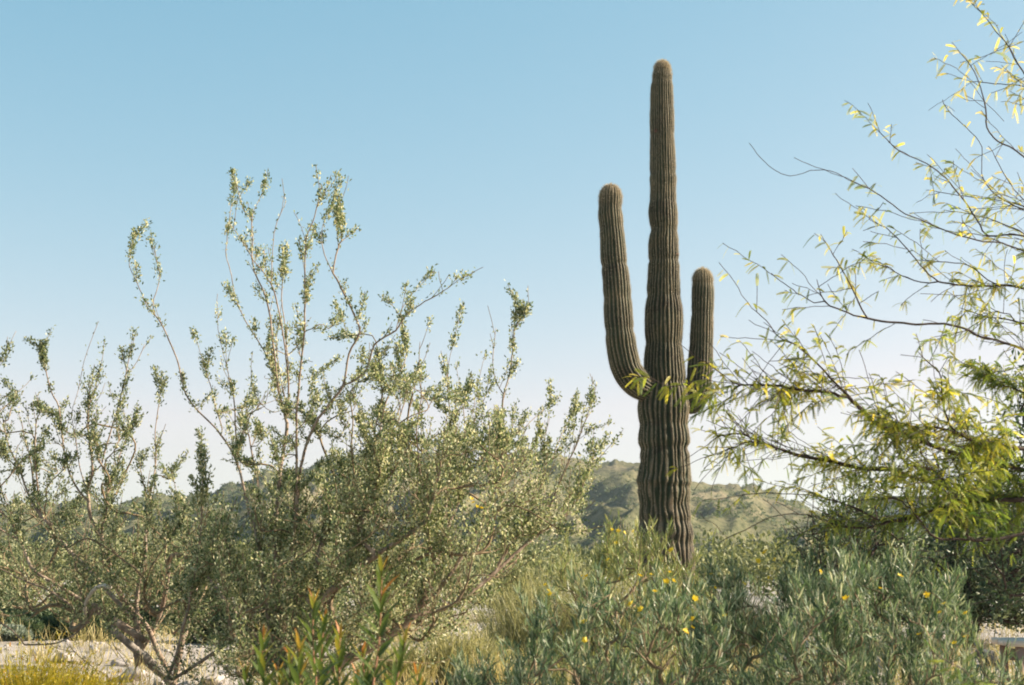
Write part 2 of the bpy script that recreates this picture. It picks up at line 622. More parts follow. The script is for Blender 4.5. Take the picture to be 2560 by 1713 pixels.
def hill_material():
    m, nt, out = nodes_of('desert_hill')
    f1 = noise_tex(nt, 0.02, 8, 0.65)
    f2 = noise_tex(nt, 0.55, 10, 0.8)
    c1 = ramp(nt, f1, [(0.3, (0.105, 0.112, 0.062)), (0.5, (0.165, 0.15, 0.095)), (0.66, (0.25, 0.20, 0.145))])
    c2 = ramp(nt, f2, [(0.36, (0.30, 0.37, 0.30)), (0.5, (0.8, 0.84, 0.74)), (0.64, (1.2, 1.13, 1.05))])
    mx = nt.nodes.new('ShaderNodeMixRGB')
    mx.blend_type = 'MULTIPLY'
    mx.inputs['Fac'].default_value = 1.0
    nt.links.new(c1, mx.inputs['Color1'])
    nt.links.new(c2, mx.inputs['Color2'])
    p = nt.nodes.new('ShaderNodeBsdfPrincipled')
    p.inputs['Roughness'].default_value = 1.0
    p.inputs['Specular IOR Level'].default_value = 0.0
    nt.links.new(mx.outputs['Color'], p.inputs['Base Color'])
    b = nt.nodes.new('ShaderNodeBump')
    b.inputs['Strength'].default_value = 0.8
    b.inputs['Distance'].default_value = 1.2
    nt.links.new(noise_tex(nt, 0.25, 8, 0.7), b.inputs['Height'])
    nt.links.new(b.outputs['Normal'], p.inputs['Normal'])
    nt.links.new(p.outputs[0], out.inputs['Surface'])
    return m


def cactus_material():
    m, nt, out = nodes_of('saguaro_skin')
    skin = ramp(nt, noise_tex(nt, 3.0, 5, 0.6), [(0.3, (0.015, 0.023, 0.010)), (0.7, (0.033, 0.042, 0.020))])
    ridge = ramp(nt, noise_tex(nt, 20.0, 5, 0.7, 'Object', (1, 1, 0.6)), [(0.3, (0.085, 0.066, 0.044)), (0.7, (0.20, 0.148, 0.10))])
    cork = ramp(nt, noise_tex(nt, 9.0, 6, 0.65, 'Object', (1, 1, 0.4)), [(0.3, (0.045, 0.031, 0.023)), (0.7, (0.14, 0.096, 0.072))])
    def mix(a, b, fac):
        n = nt.nodes.new('ShaderNodeMixRGB')
        nt.links.new(fac, n.inputs['Fac'])
        nt.links.new(a, n.inputs['Color1'])
        nt.links.new(b, n.inputs['Color2'])
        return n.outputs['Color']
    c = mix(skin, ridge, attr(nt, 'ridge'))
    c = mix(c, cork, attr(nt, 'cork'))
    blot = nt.nodes.new('ShaderNodeMixRGB')
    blot.blend_type = 'MULTIPLY'
    blot.inputs['Fac'].default_value = 1.0
    nt.links.new(c, blot.inputs['Color1'])
    nt.links.new(ramp(nt, noise_tex(nt, 2.2, 6, 0.7, 'Object', (1, 1, 1.6)), [(0.32, (0.55, 0.5, 0.46)), (0.5, (0.95, 1.0, 0.93)), (0.68, (1.35, 1.25, 1.1))]), blot.inputs['Color2'])
    c = blot.outputs['Color']
    tanc = nt.nodes.new('ShaderNodeRGB')
    tanc.outputs[0].default_value = (0.20, 0.145, 0.085, 1)
    c = mix(c, tanc.outputs[0], attr(nt, 'crown'))
    p = nt.nodes.new('ShaderNodeBsdfPrincipled')
    p.inputs['Roughness'].default_value = 0.7
    p.inputs['Specular IOR Level'].default_value = 0.25
    nt.links.new(c, p.inputs['Base Color'])
    b = nt.nodes.new('ShaderNodeBump')
    b.inputs['Strength'].default_value = 0.5
    b.inputs['Distance'].default_value = 0.01
    nt.links.new(noise_tex(nt, 45.0, 4, 0.6), b.inputs['Height'])
    nt.links.new(b.outputs['Normal'], p.inputs['Normal'])
    nt.links.new(p.outputs[0], out.inputs['Surface'])
    return m


M['ground'] = ground_material()
M['hill'] = hill_material()
M['cactus'] = cactus_material()

# ------------------------------------------------------------------ the setting: ground and hills
def build_ground():
    def axis(lim, fine, n_f, n_c):
        a = np.linspace(-fine, fine, n_f)
        c = fine * (lim / fine) ** np.linspace(0, 1, n_c)[1:]
        return np.concatenate([-c[::-1], a, c])
    xs = axis(3500, 14, 120, 26)
    ys = np.concatenate([np.linspace(-60, 0, 8)[:-1], np.linspace(0, 26, 130), 26 * (3800 / 26) ** np.linspace(0, 1, 36)[1:]])
    X, Y = np.meshgrid(xs, ys)
    Z = np.array([gz(x, y) + 0.02 * hnoise(x, y, 2.3, 9.0) for x, y in zip(X.ravel(), Y.ravel())])
    V = np.stack([X.ravel(), Y.ravel(), Z], 1)
    nx, ny = len(xs), len(ys)
    i = np.arange(ny - 1)[:, None] * nx + np.arange(nx - 1)[None, :]
    Q = np.stack([i, i + 1, i + nx + 1, i + nx], -1).reshape(-1, 4)
    link('ground', make_mesh('ground', V, None, Q, smooth_shade=True), M['ground'], None, 'structure')


SIL = [(-1600, 1330), (-900, 1290), (-300, 1282), (0, 1272), (48, 1263), (134, 1259), (201, 1250), (287, 1257), (325, 1258), (392, 1243),
       (462, 1239), (533, 1233), (564, 1219), (645, 1186), (727, 1176), (798, 1157), (900, 1138), (1033, 1125), (1110, 1146), (1180, 1152),
       (1240, 1140), (1297, 1130), (1345, 1137), (1408, 1140), (1435, 1152), (1477, 1166), (1511, 1163), (1584, 1152), (1640, 1165), (1728, 1199),
       (1767, 1207), (1888, 1210), (1939, 1233), (1995, 1262), (2080, 1305), (2200, 1345), (2400, 1368), (2800, 1372), (3600, 1368), (4600, 1360)]
SIL_X = np.array([s[0] for s in SIL], float)
SIL_Y = np.array([s[1] for s in SIL], float)
CREST, FOOT = 430.0, 150.0


def hill_z(x, y):
    u = x / y
    k = CX + u * FPX
    py = float(np.interp(k, SIL_X, SIL_Y))
    H = at(CX, py, CREST)[2]
    crag = 1.8 * mnoise.noise(Vector((u * 110.0, 3.3, 0.5))) + 0.7 * mnoise.noise(Vector((u * 330.0, 8.3, 0.5)))
    H += crag * smooth((y - CREST + 45) / 45.0)
    if y > CREST:
        t = (y - CREST) / 400.0
        return H * (1 - smooth(t)) - 2 * t
    t = (y - FOOT) / (CREST - FOOT)
    if t < 0:
        return -1.5
    base = H * (0.30 * t + 0.70 * t ** 1.7)
    g = 1 - abs(mnoise.noise(Vector((u * 13 + 3.1 + y * 0.009, y * 0.016, 2.0)))) * 2
    g2 = 1 - abs(mnoise.noise(Vector((u * 34 + 7.7 - y * 0.012, y * 0.045, 5.0)))) * 2
    w = 4 * t * (1 - t)
    base += H * (0.24 * (g - 0.62) + 0.13 * (g2 - 0.6)) * w
    base += (1.7 * mnoise.noise(Vector((x * 0.05, y * 0.05, 1.0))) + 1.3 * abs(mnoise.noise(Vector((x * 0.16, y * 0.16, 4.0))))) * min(1, t * 4) * (0.35 + 0.65 * w)
    return base - 0.6 * (1 - smooth(t * 6))


def build_hills():
    us = np.linspace(-0.80, 0.93, 900)
    ys = np.concatenate([np.linspace(FOOT - 6, CREST, 150), CREST + np.linspace(0, 420, 16)[1:]])
    V = np.array([(u * y, y, hill_z(u * y, y)) for y in ys for u in us])
    nx, ny = len(us), len(ys)
    i = np.arange(ny - 1)[:, None] * nx + np.arange(nx - 1)[None, :]
    Q = np.stack([i, i + 1, i + nx + 1, i + nx], -1).reshape(-1, 4)
    link('hills', make_mesh('hills', V, None, Q, smooth_shade=True), M['hill'], None, 'structure')


ICO_V = None


def ico():
    global ICO_V
    p = (1 + 5 ** 0.5) / 2
    V = norm(np.array([(-1, p, 0), (1, p, 0), (-1, -p, 0), (1, -p, 0), (0, -1, p), (0, 1, p), (0, -1, -p), (0, 1, -p), (p, 0, -1), (p, 0, 1), (-p, 0, -1), (-p, 0, 1)], float))
    F = np.array([(0, 11, 5), (0, 5, 1), (0, 1, 7), (0, 7, 10), (0, 10, 11), (1, 5, 9), (5, 11, 4), (11, 10, 2), (10, 7, 6), (7, 1, 8),
                  (3, 9, 4), (3, 4, 2), (3, 2, 6), (3, 6, 8), (3, 8, 9), (4, 9, 5), (2, 4, 11), (6, 2, 10), (8, 6, 7), (9, 8, 1)])
    return V, F


def build_hill_scrub():
    mb = MB()
    n = 0
    while n < 26000:
        y = FOOT + (CREST + 6 - FOOT) * R.random() ** 0.8
        u = -0.42 + 0.80 * R.random()
        x = u * y
        dens = 0.45 + 1.3 * hnoise(x, y, 0.016, 4.0) + 0.5 * hnoise(x, y, 0.07, 8.0)
        if R.random() > dens:
            continue
        z = hill_z(x, y)
        s = 0.17 + 0.42 * R.random() ** 2.0
        k = 9
        c = R.normal(0, 0.45, (k, 3)) * [s, s, s * 0.55] + [x, y, z + s * 0.4]
        T = (c[:, None, :] + R.normal(0, 0.42 * s, (k, 3, 3))).reshape(-1, 3)
        mb.add(T, np.arange(k * 3).reshape(-1, 3), None, np.repeat(np.clip(R.random(k) * 0.6 + 0.4 * R.random(), 0, 1), 3))
        n += 1
    o = mb.build('hill_scrub', M['hillscrub'], None, None, 'stuff')
    o['label'] = 'dark specks of desert scrub covering the far hills'
    o['category'] = 'scrub'


def bush_leaves(mb, c, rx, ry, rz, n, L, W, shell=0.5, lobes=7, needle=False, upd=0.5, flat=0.0):
    """leaf faces spread through an uneven, lobed crown"""
    ld = norm(R.normal(0, 1, (lobes, 3)) + [0, 0, 0.35])
    lr = R.uniform(0.35, 0.62, lobes)
    lc = ld * (1 - lr[:, None] * 0.85)
    pick = R.integers(0, lobes, n)
    q = norm(R.normal(0, 1, (n, 3)))
    rad = R.random(n) ** (1 / 3)
    rad = shell * R.uniform(0.8, 1.08, n) + (1 - shell) * rad
    P = lc[pick] + q * (rad * lr[pick])[:, None]
    keep = P[:, 2] > -0.85
    P, q = P[keep], q[keep]
    n = len(P)
    D = norm(q * 0.6 + P * 0.5 + R.normal(0, 0.55, (n, 3)) + [0, 0, upd])
    P = P * [rx, ry, rz] + np.asarray(c)
    l = L * R.uniform(0.6, 1.25, n)
    (needle_leaves if needle else rhomb_leaves)(mb, P, D, l, W * R.uniform(0.7, 1.2, n))


def build_far_scrub():
    mb = MB()
    n = 0
    while n < 1100:
        y = 34 * (FOOT * 1.15 / 34) ** R.random()
        u = -0.42 + 0.80 * R.random()
        x = u * y
        if R.random() > 0.7 + 0.9 * hnoise(x, y, 0.05, 14.0):
            continue
        s = R.uniform(0.55, 1.25) * (1.0 if y < 80 else 1.1)
        k = 130 if y < 60 else 80
        a = 0.16 if y < 60 else 0.26
        bush_leaves(mb, (x, y, gz(x, y) + s * 0.6), s * R.uniform(0.9, 1.5), s, s * 0.75, k, a, a * 0.6, 0.6, 5)
        n += 1
    o = mb.build('desert_scrub', M['scrub'], None, None, 'stuff')
    o['label'] = 'olive desert scrub covering the flat between saguaro and hills'
    o['category'] = 'scrub'


build_ground()
build_hills()
build_hill_scrub()
build_far_scrub()


# ------------------------------------------------------------------ the saguaro
def ribbed_limb(px_profile, depth, ribs, seed, rowstep=0.02, rib_depth=0.095, cork_top=1.6, ref=(0, 1, 0), tipdome=True):
    """px_profile: (cx, cy, half width) in photograph pixels, base first"""
    scale = 1.0 / FPX
    dep = np.broadcast_to(depth, (len(px_profile),))
    depth = float(np.mean(dep))
    C = np.array([at(p[0], p[1], dd) for p, dd in zip(px_profile, dep)])
    Rr = np.array([r for a, b, r in px_profile]) * depth * scale * 1.02
    L = np.concatenate([[0], np.cumsum(np.linalg.norm(np.diff(C, axis=0), axis=1))])
    n = int(L[-1] / rowstep)
    s = np.linspace(0, L[-1], n)
    Cd = catmull(C, 0.005)
    Ld = np.concatenate([[0], np.cumsum(np.linalg.norm(np.diff(Cd, axis=0), axis=1))])
    s = s / L[-1] * Ld[-1]
    Ci = np.stack([np.interp(s, Ld, Cd[:, k]) for k in range(3)], 1)
    Ri = np.interp(s / Ld[-1] * L[-1], L, Rr)
    ker = np.array([0.0, 1, 2, 1, 0.0])
    ker /= ker.sum()
    Rp = np.pad(Ri, 2, mode='edge')
    Ri = np.convolve(Rp, ker, 'valid')
    for zc in np.cumsum(R.uniform(0.22, 0.5, 30)):      # pinched growth bands
        Ri = Ri * (1 - R.uniform(0.02, 0.085) * np.exp(-((s - zc) / R.uniform(0.025, 0.06)) ** 2))
    T = norm(np.gradient(Ci, axis=0))
    dome = Rr[-1] * 1.25                             # rounded tip added past the last profile point
    a = np.linspace(0, 1, 16)[1:]
    Ci = np.vstack([Ci, Ci[-1] + T[-1] * (a[:, None] * dome)])
    Rt = Ri[-1] * np.sqrt(np.clip(1 - a ** 2.0, 0.0, 1))
    Rt[-1] = 0.004
    Ri = np.concatenate([Ri, Rt])
    T = norm(np.gradient(Ci, axis=0))
    ref = np.array(ref, float)
    N = norm(np.cross(T, ref))
    B = np.cross(T, N)
    n = len(Ci)
    m = ribs * 8
    th = np.arange(m) * TAU / m
    V = np.zeros((n, m, 3))
    ridge = np.zeros((n, m))
    Ltot = n * rowstep
    for i in range(n):
        z = i * rowstep
        low = smooth((2.7 - Ci[i, 2]) / 0.9) if cork_top > 0 else 0.0
        base_w = 0.10 * mnoise.noise(Vector((seed, z * 0.7, 0.3)))
        for j in range(m):
            ct, st_ = math.cos(th[j]), math.sin(th[j])
            wob = 0.075 * mnoise.noise(Vector((ct * 1.7 + seed, st_ * 1.7, z * 1.5))) + (0.05 + 0.075 * low) * mnoise.noise(Vector((ct * 5 + seed, st_ * 5, z * (3.6 + 1.5 * low))))
            ph = (th[j] + base_w + wob) * ribs * 0.5
            c = abs(math.sin(ph))
            h = c ** 0.9
            band = mnoise.noise(Vector((ct * 0.8 + seed, st_ * 0.8, z * 5.5)))
            lump = -(0.05 + 0.12 * low) * max(0.0, band - 0.2) + 0.05 * mnoise.noise(Vector((ct * 1.2, st_ * 1.2 + seed, z * 2.4))) + 0.022 * mnoise.noise(Vector((ct * 6, st_ * 6 + seed, z * 9)))
            r = Ri[i] * (1 + rib_depth * (h - 0.65) + lump)
            V[i, j] = Ci[i] + r * (ct * N[i] + st_ * B[i])
            ridge[i, j] = c ** 4.5
    Z = V[..., 2]
    dist_tip = (np.arange(n)[::-1] * rowstep)[:, None] + np.zeros((1, m))
    crown = np.clip(1 - dist_tip / 0.42, 0, 1) ** 1.1 * 0.75
    cork = np.clip((cork_top - Z) / 1.1, 0, 1) * 0.8
    i = np.arange(n - 1)[:, None] * m
    j = np.arange(m)[None, :]
    j2 = (j + 1) % m
    Q = np.stack([i + j, i + j2, i + m + j2, i + m + j], -1).reshape(-1, 4)
    VV = np.vstack([V.reshape(-1, 3), Ci[-1] + T[-1] * 0.004])
    tri = np.stack([(n - 1) * m + np.arange(m), (n - 1) * m + (np.arange(m) + 1) % m, np.full(m, n * m)], 1)
    att = {'ridge': np.append(ridge.ravel(), 1), 'crown': np.append(crown.ravel(), 0.8), 'cork': np.append(cork.ravel(), 0)}
    # spines on every ridge
    sp = MB()
    Cn = Ci[:, None, :]
    for r_i in range(0, n, 1):
        row = ridge[r_i]
        pk = np.flatnonzero((row > np.roll(row, 1)) & (row >= np.roll(row, -1)))
        for q in range(5):
            P = V[r_i, pk]
            nr = norm(P - Ci[r_i])
            if n - r_i < 16:
                nr = norm(nr + T[r_i] * (1.3 - (n - r_i) / 14.0))
            D = norm(nr + R.normal(0, 0.75, P.shape))
            S = norm(np.cross(D, R.normal(0, 1, P.shape)))
            tipb = 1.7 if (n - r_i) * rowstep < 0.4 else 1.0
            l = (R.uniform(0.008, 0.022, len(P)) * tipb)[:, None]
            w = 0.0011
            P = P + R.normal(0, 0.004, P.shape)
            W = np.stack([P + S * w, P - S * w, P + D * l], 1).reshape(-1, 3)
            sp.add(W, np.arange(len(W)).reshape(-1, 3), None, np.repeat(R.random(len(P)), 3))
    return VV, tri, Q, att, sp


def build_saguaro():
    D = 16.0
    org = np.array([at(1662, 1500, D)[0], D, 0.0])
    o = thing('saguaro_cactus', 'tall ribbed saguaro cactus with two upright arms rising behind the flowering shrubs', 'cactus', org)
    E = [(1640, 1600, 1733), (1520, 1601, 1733), (1420, 1597, 1734), (1335, 1597, 1730), (1260, 1603, 1719), (1205, 1595, 1725), (1150, 1603, 1721),
         (1110, 1597, 1725), (1060, 1602, 1717), (1020, 1597, 1720), (985, 1603, 1718), (960, 1612, 1713), (910, 1612, 1708), (860, 1616, 1704), (795, 1612, 1707),
         (740, 1618, 1701), (700, 1620, 1698), (655, 1622, 1697), (610, 1622, 1695), (570, 1626, 1693), (530, 1622, 1693), (475, 1628, 1689), (445, 1625, 1691),
         (410, 1626, 1688), (345, 1626, 1685), (270, 1625, 1684), (215, 1627, 1682), (190, 1630, 1680), (176, 1635, 1676)]
    prof = [((l + r) / 2, y, (r - l) / 2) for y, l, r in E]
    V, t, q, att, sp = ribbed_limb(prof, D, 30, 1.7)
    tr = link('trunk', make_mesh('trunk', V - org, t, q, None, att, True), M['cactus'], o)
    sp.build('spines', M['spine'], tr, org, 'stuff')
    for k, (hx, hy, hr) in enumerate(((1637, 333, 4.5), (1648, 905, 3.5), (1690, 640, 3.0))):
        c = at(hx, hy, D)
        hw = np.interp(hy, [e[0] for e in E][::-1], [(e[2] - e[1]) / 2 for e in E][::-1])
        hc = np.interp(hy, [e[0] for e in E][::-1], [(e[2] + e[1]) / 2 for e in E][::-1])
        u = (hx - hc) / hw
        rr = hw * D / FPX
        c = np.array([c[0], D - rr * math.sqrt(max(0.05, 1 - u * u)) * 0.96, c[2]])
        nrm = norm(np.array([u, -math.sqrt(max(0.05, 1 - u * u)), 0]))
        rad = hr * D / FPX
        m = MB()
        m.add(*tube(np.array([c - nrm * 0.02, c + nrm * 0.004, c + nrm * 0.008, c + nrm * 0.002, c - nrm * 0.015]), [rad * 1.2, rad * 1.2, rad, rad * 0.75, rad * 0.6], 10))
        m.build('hole', M['scar'], tr, org, None, True, 'dark scabbed hole in the cactus skin')
    A = [(1645, 984, 26), (1621, 977, 29), (1596, 961, 35), (1571, 930, 37), (1559, 890, 37), (1551, 842, 36.5), (1546, 792, 35), (1540, 700, 33),
         (1534, 640, 31.5), (1531, 597, 30), (1527, 555, 30), (1525, 530, 30.5), (1526, 495, 28)]
    V, t, q, att, sp = ribbed_limb(A, D - np.interp(np.arange(13), [0, 1, 2, 3, 5, 12], [-0.06, 0.05, 0.17, 0.24, 0.28, 0.28]), 24, 5.2, cork_top=-9)
    a1 = link('arm', make_mesh('arm', V - org, t, q, None, att, True), M['cactus'], o, None, 'taller arm leaning on the left of the trunk')
    sp.build('spines', M['spine'], a1, org, 'stuff')
    A = [(1685, 1006, 18), (1708, 1010, 22), (1729, 1004, 30.5), (1742, 980, 32), (1748, 945, 31.5), (1751, 905, 30), (1754, 850, 28), (1756, 790, 27), (1757, 716, 26.5), (1757, 702, 25.5)]
    V, t, q, att, sp = ribbed_limb(A, D + 0.10, 23, 8.9, cork_top=-9)
    a2 = link('arm', make_mesh('arm', V - org, t, q, None, att, True), M['cactus'], o, None, 'shorter arm on the right of the trunk')
    sp.build('spines', M['spine'], a2, org, 'stuff')


build_saguaro()


# ------------------------------------------------------------------ open desert shrubs on the left
def tip_leaves(mb, sk, reach, per_m, L, W, clump=0.02, up=0.4, sparse=0.12, mask=None, needle=False, curl=0.25, gap=0.0, gs=3.0, outw=0.7):
    """leaves along the outer reach of every twig, in uneven clumps"""
    n = sk.n
    seg = np.zeros(n)
    seg[1:] = np.linalg.norm(sk.P[1:] - sk.P[sk.par[1:]], axis=1)
    w = np.where(sk.tip < reach, 1.0, sparse) * seg
    w[0] = 0
    if mask is not None:
        w = w * mask
    if gap:
        g = np.array([mnoise.noise(Vector(tuple(p * gs))) for p in sk.P])
        w = w * np.clip(0.5 + g * gap, 0.03, 2.0)
    cnt = R.poisson(w * per_m)
    idx = np.repeat(np.arange(n), cnt)
    m = len(idx)
    P = sk.P[idx] - sk.T[idx] * (seg[idx] * R.random(m))[:, None] + R.normal(0, clump, (m, 3))
    D = norm(sk.T[idx] * 0.7 + R.normal(0, outw, (m, 3)) + [0, 0, up])
    l = L * R.uniform(0.6, 1.3, m)
    if needle:
        needle_leaves(mb, P, D, l, W * R.uniform(0.7, 1.2, m), curl)
    else:
        rhomb_leaves(mb, P, D, l, W * R.uniform(0.7, 1.25, m))


def build_big_shrub():
    D = 9.0
    root = at(712, 1716, D)
    root[2] = gz(root[0], D) - 0.03
    o = thing('desert_shrub', 'large open desert shrub with bare arching stems and small olive leaves, left of the saguaro', 'shrub', root)
    sk = Skel(root)
    t0 = sk.trace([(712, 1700), (700, 1600), (690, 1500), (688, 1420), (687, 1327), (700, 1182), (718, 1059)], 0.15, parent=0, tipfirst=False)
    t1 = sk.trace([(715, 1705), (738, 1560), (735, 1420), (744, 1300), (750, 1245), (764, 1136), (792, 1067), (830, 1013), (861, 967), (876, 891), (901, 833), (887, 791),
                   (853, 719), (827, 668), (812, 636), (806, 609), (804, 581), (816, 542), (829, 515)], -0.35, parent=0, tipfirst=False)
    # right spreading limbs
    t2 = sk.trace([(725, 1712), (800, 1690), (880, 1645), (964, 1594), (1030, 1539), (1060, 1490), (1085, 1410), (1100, 1330), (1119, 1200), (1119, 1094), (1121, 1021), (1117, 944), (1130, 870), (1145, 810), (1158, 757)], 0.1, parent=0, tipfirst=False)
    t3 = sk.trace([(1030, 1539), (1100, 1525), (1180, 1480), (1250, 1420), (1330, 1350), (1400, 1300), (1440, 1255), (1470, 1180), (1490, 1130)], 0.5, tipfirst=False)
    t4 = sk.trace([(720, 1690), (790, 1520), (860, 1455), (940, 1390), (1010, 1345), (1060, 1310), (1085, 1240), (1100, 1180)], -0.7, parent=0, tipfirst=False)
    # left main and its long bare stem
    t5 = sk.trace([(705, 1705), (668, 1560), (650, 1420), (635, 1340), (618, 1282), (591, 1168), (550, 1091), (468, 1000), (440, 900), (395, 805), (370, 775), (327, 680), (321, 655), (330, 610), (338, 578)], 0.55, parent=0, tipfirst=False)
    sk.trace([(385, 615), (398, 690), (383, 760), (392, 798)], 0.05)
    T = [([(655, 485), (643, 509), (629, 546), (631, 603), (631, 654), (639, 691), (657, 732), (672, 784), (683, 845), (696, 960), (716, 1058)], 0.25),
         ([(590, 457), (598, 490), (610, 526), (629, 546)], 0.05),
         ([(588, 456), (575, 540), (567, 624), (575, 660), (580, 685), (588, 726), (607, 784), (653, 865), (684, 926), (700, 1000), (718, 1062)], 0.6),
         ([(575, 560), (592, 587), (614, 624), (631, 654), (655, 681), (678, 713), (690, 752), (705, 830), (716, 920), (722, 1050)], -0.3),
         ([(714, 507), (698, 542), (686, 583), (682, 644), (678, 713)], 0.1),
         ([(720, 610), (712, 650), (704, 742), (712, 830), (722, 930)], 0.3),
         ([(804, 460), (786, 538), (763, 599), (761, 664), (759, 758), (757, 830), (745, 920), (735, 1040), (738, 1150), (742, 1250)], -0.5),
         ([(735, 530), (751, 558), (763, 597)], 0.05),
         ([(894, 572), (855, 603), (845, 620), (837, 654), (835, 677)], 0.1),
         ([(846, 490), (849, 546), (853, 600)], 0.05),
         ([(544, 735), (545, 772), (549, 842), (568, 926), (584, 991), (590, 1080), (592, 1165)], -0.2),
         ([(482, 826), (499, 876), (522, 938), (538, 999), (560, 1090)], 0.2),
         ([(700, 790), (690, 850), (700, 940), (720, 1040)], 0.2),
         ([(1208, 668), (1150, 700), (1121, 722), (1052, 765), (1018, 791), (991, 826), (937, 862), (914, 929), (861, 967)], -0.45),
         ([(1085, 678), (1050, 712), (1004, 772), (991, 826)], 0.1),
         ([(955, 740), (985, 770), (1005, 800)], 0.05),
         ([(1000, 790), (1012, 850), (1008, 900), (960, 1000), (945, 1080), (940, 1200), (900, 1330)], 0.4),
         ([(940, 855), (950, 930), (952, 1000), (940, 1060)], 0.2),
         ([(1015, 940), (1018, 965), (1000, 1040), (975, 1110), (955, 1180), (930, 1280)], 0.5),
         ([(1140, 906), (1152, 983), (1159, 1021), (1165, 1090), (1160, 1200), (1120, 1320)], 0.55),
         ([(1050, 855), (1048, 930), (1055, 1000), (1046, 1090), (1060, 1250), (1080, 1400)], -0.3),
         ([(1289, 740), (1286, 830), (1278, 925), (1259, 1002), (1263, 1098), (1240, 1220), (1180, 1350), (1120, 1450), (1060, 1520)], 0.35),
         ([(1322, 774), (1300, 800), (1286, 832)], 0.05),
         ([(1240, 820), (1232, 914), (1255, 985)], 0.2),
         ([(1238, 954), (1213, 994), (1186, 1059), (1170, 1120)], -0.1),
         ([(1215, 880), (1195, 960), (1180, 1050)], 0.2),
         ([(1320, 1030), (1300, 1060), (1270, 1110)], 0.2),
         ([(1375, 1042), (1358, 1113), (1362, 1174), (1335, 1260), (1270, 1370), (1240, 1425)], 0.3),
         ([(1490, 968), (1462, 1048), (1431, 1128), (1400, 1200), (1370, 1280), (1330, 1350)], -0.1),
         ([(1525, 1052), (1500, 1068), (1470, 1068)], 0.05),
         ([(1445, 1020), (1425, 1050), (1400, 1100), (1380, 1150)], 0.3),
         ([(1400, 990), (1300, 1080), (1220, 1130), (1190, 1170)], 0.5),
         ([(955, 1320), (850, 1250), (800, 1380), (770, 1500)], 0.5),
         ([(925, 1560), (900, 1510), (870, 1460), (845, 1390), (838, 1340), (815, 1285)], -1.0),
         ([(560, 1330), (575, 1420), (600, 1470), (622, 1530)], -0.3),
         ([(430, 1180), (455, 1290), (490, 1400), (560, 1500), (640, 1600), (700, 1690)], 0.9),
         ([(500, 1130), (507, 1230), (502, 1330), (490, 1420), (470, 1520), (440, 1640), (430, 1700)], -0.5),
         ([(620, 1080), (640, 1180), (655, 1300)], 0.3)]
    for p, d in T:
        sk.trace(p, d)
    body = [(430, 1390), (480, 1330), (560, 1290), (640, 1265), (760, 1230), (880, 1150), (960, 1120), (1080, 1085), (1200, 1090), (1300, 1120), (1400, 1170),
            (1440, 1230), (1420, 1300), (1330, 1400), (1230, 1480), (1180, 1560), (1080, 1640), (980, 1700), (560, 1700), (450, 1600), (420, 1480)]
    sk.grow(sample_poly(body, 260, D - 0.9, D + 1.2), 0.06, up=0.12)
    mid = [(540, 1180), (520, 1050), (600, 980), (640, 850), (720, 800), (830, 760), (900, 860), (1000, 880), (1100, 960), (1230, 960), (1300, 1080), (1280, 1140)]
    sk.grow(sample_poly(mid, 105, D - 0.7, D + 0.9), 0.06, up=0.5)
    midr = [(840, 1130), (850, 960), (920, 900), (1010, 900), (1100, 960), (1230, 960), (1300, 1080), (1280, 1140)]
    sk.grow(sample_poly(midr, 45, D - 0.7, D + 0.9), 0.06, up=0.5)
    # small leafy side shoots
    n0 = sk.n
    pz = to_px(sk.P[:n0])
    w = np.ones(n0)
    w[:2] = 0
    low = pz[:, 1] > np.interp(pz[:, 0], [500, 800, 950, 1400], [1270, 1220, 1120, 1130])
    w = np.where(low, 1.0, 0.20)
    nodes = R.choice(n0, 2000, p=w / w.sum())
    sk.shoots(nodes, R.uniform(0.10, 0.34, len(nodes)) * np.where(low[nodes], 1.0, 0.7), 0.62, 0.5)
    sk.finish(0.0017, 2.22, 0.05)
    q = to_px(sk.P)
    sk.build_wood(o, M['bark'], M['twig'], root, rmin=0.0016)
    mb = MB()
    hi = q[:, 1] < np.interp(q[:, 0], [500, 800, 950, 1400], [1260, 1210, 1110, 1120])
    tip_leaves(mb, sk, 0.30, 620, 0.024, 0.0115, 0.013, 0.45, 0.10, hi.astype(float), gap=2.2, gs=8.0)
    tip_leaves(mb, sk, 0.30, 290, 0.026, 0.012, 0.022, 0.3, 0.18, (~hi).astype(float), gap=1.4, gs=3.0)
    mb.build('foliage', M['olive'], o, root, 'stuff')
    # a few late yellow blossoms
    for px in ((1178, 1248), (1184, 1258), (1192, 1268), (1204, 1272)):
        flower(o, root, at(px[0], px[1], 8.1), 0.016)


FLOWER_ME = []


def flower_mesh(k):
    mb = MB()
    rr = np.random.default_rng(100 + k)
    for i in range(5 + k % 2):
        a = i * TAU / (5 + k % 2) + rr.normal(0, 0.12)
        d = np.array([math.cos(a), math.sin(a), 0.55 + rr.normal(0, 0.15)])
        d = d / np.linalg.norm(d)
        s = np.array([-math.sin(a), math.cos(a), 0])
        u = np.cross(d, s)
        V = [np.zeros(3), d * 0.45 + s * 0.32, d * 0.85 + s * 0.30 + u * -0.1, d * 1.05 - u * 0.05, d * 0.85 - s * 0.30 - u * 0.1, d * 0.45 - s * 0.32]
        mb.add(V, [[0, 1, 5]], [[1, 2, 4, 5]], rr.random())
        mb.add([V[2], V[3], V[4]], [[0, 1, 2]], None, rr.random())
    for i in range(5):
        a = i * TAU / 5 + 0.6
        d = np.array([math.cos(a) * 0.35, math.sin(a) * 0.35, 0.8])
        mb.add([d * 0.1, d * 0.75 + [0.07, 0, 0], d * 0.75 - [0.07, 0.03, 0], d], [[0, 1, 2], [1, 3, 2]], None, 0.0)
    me = make_mesh('flower', np.concatenate(mb.V), np.concatenate(mb.T), np.concatenate(mb.Q), np.concatenate(mb.A))
    me.materials.append(M['petal'])
    return me


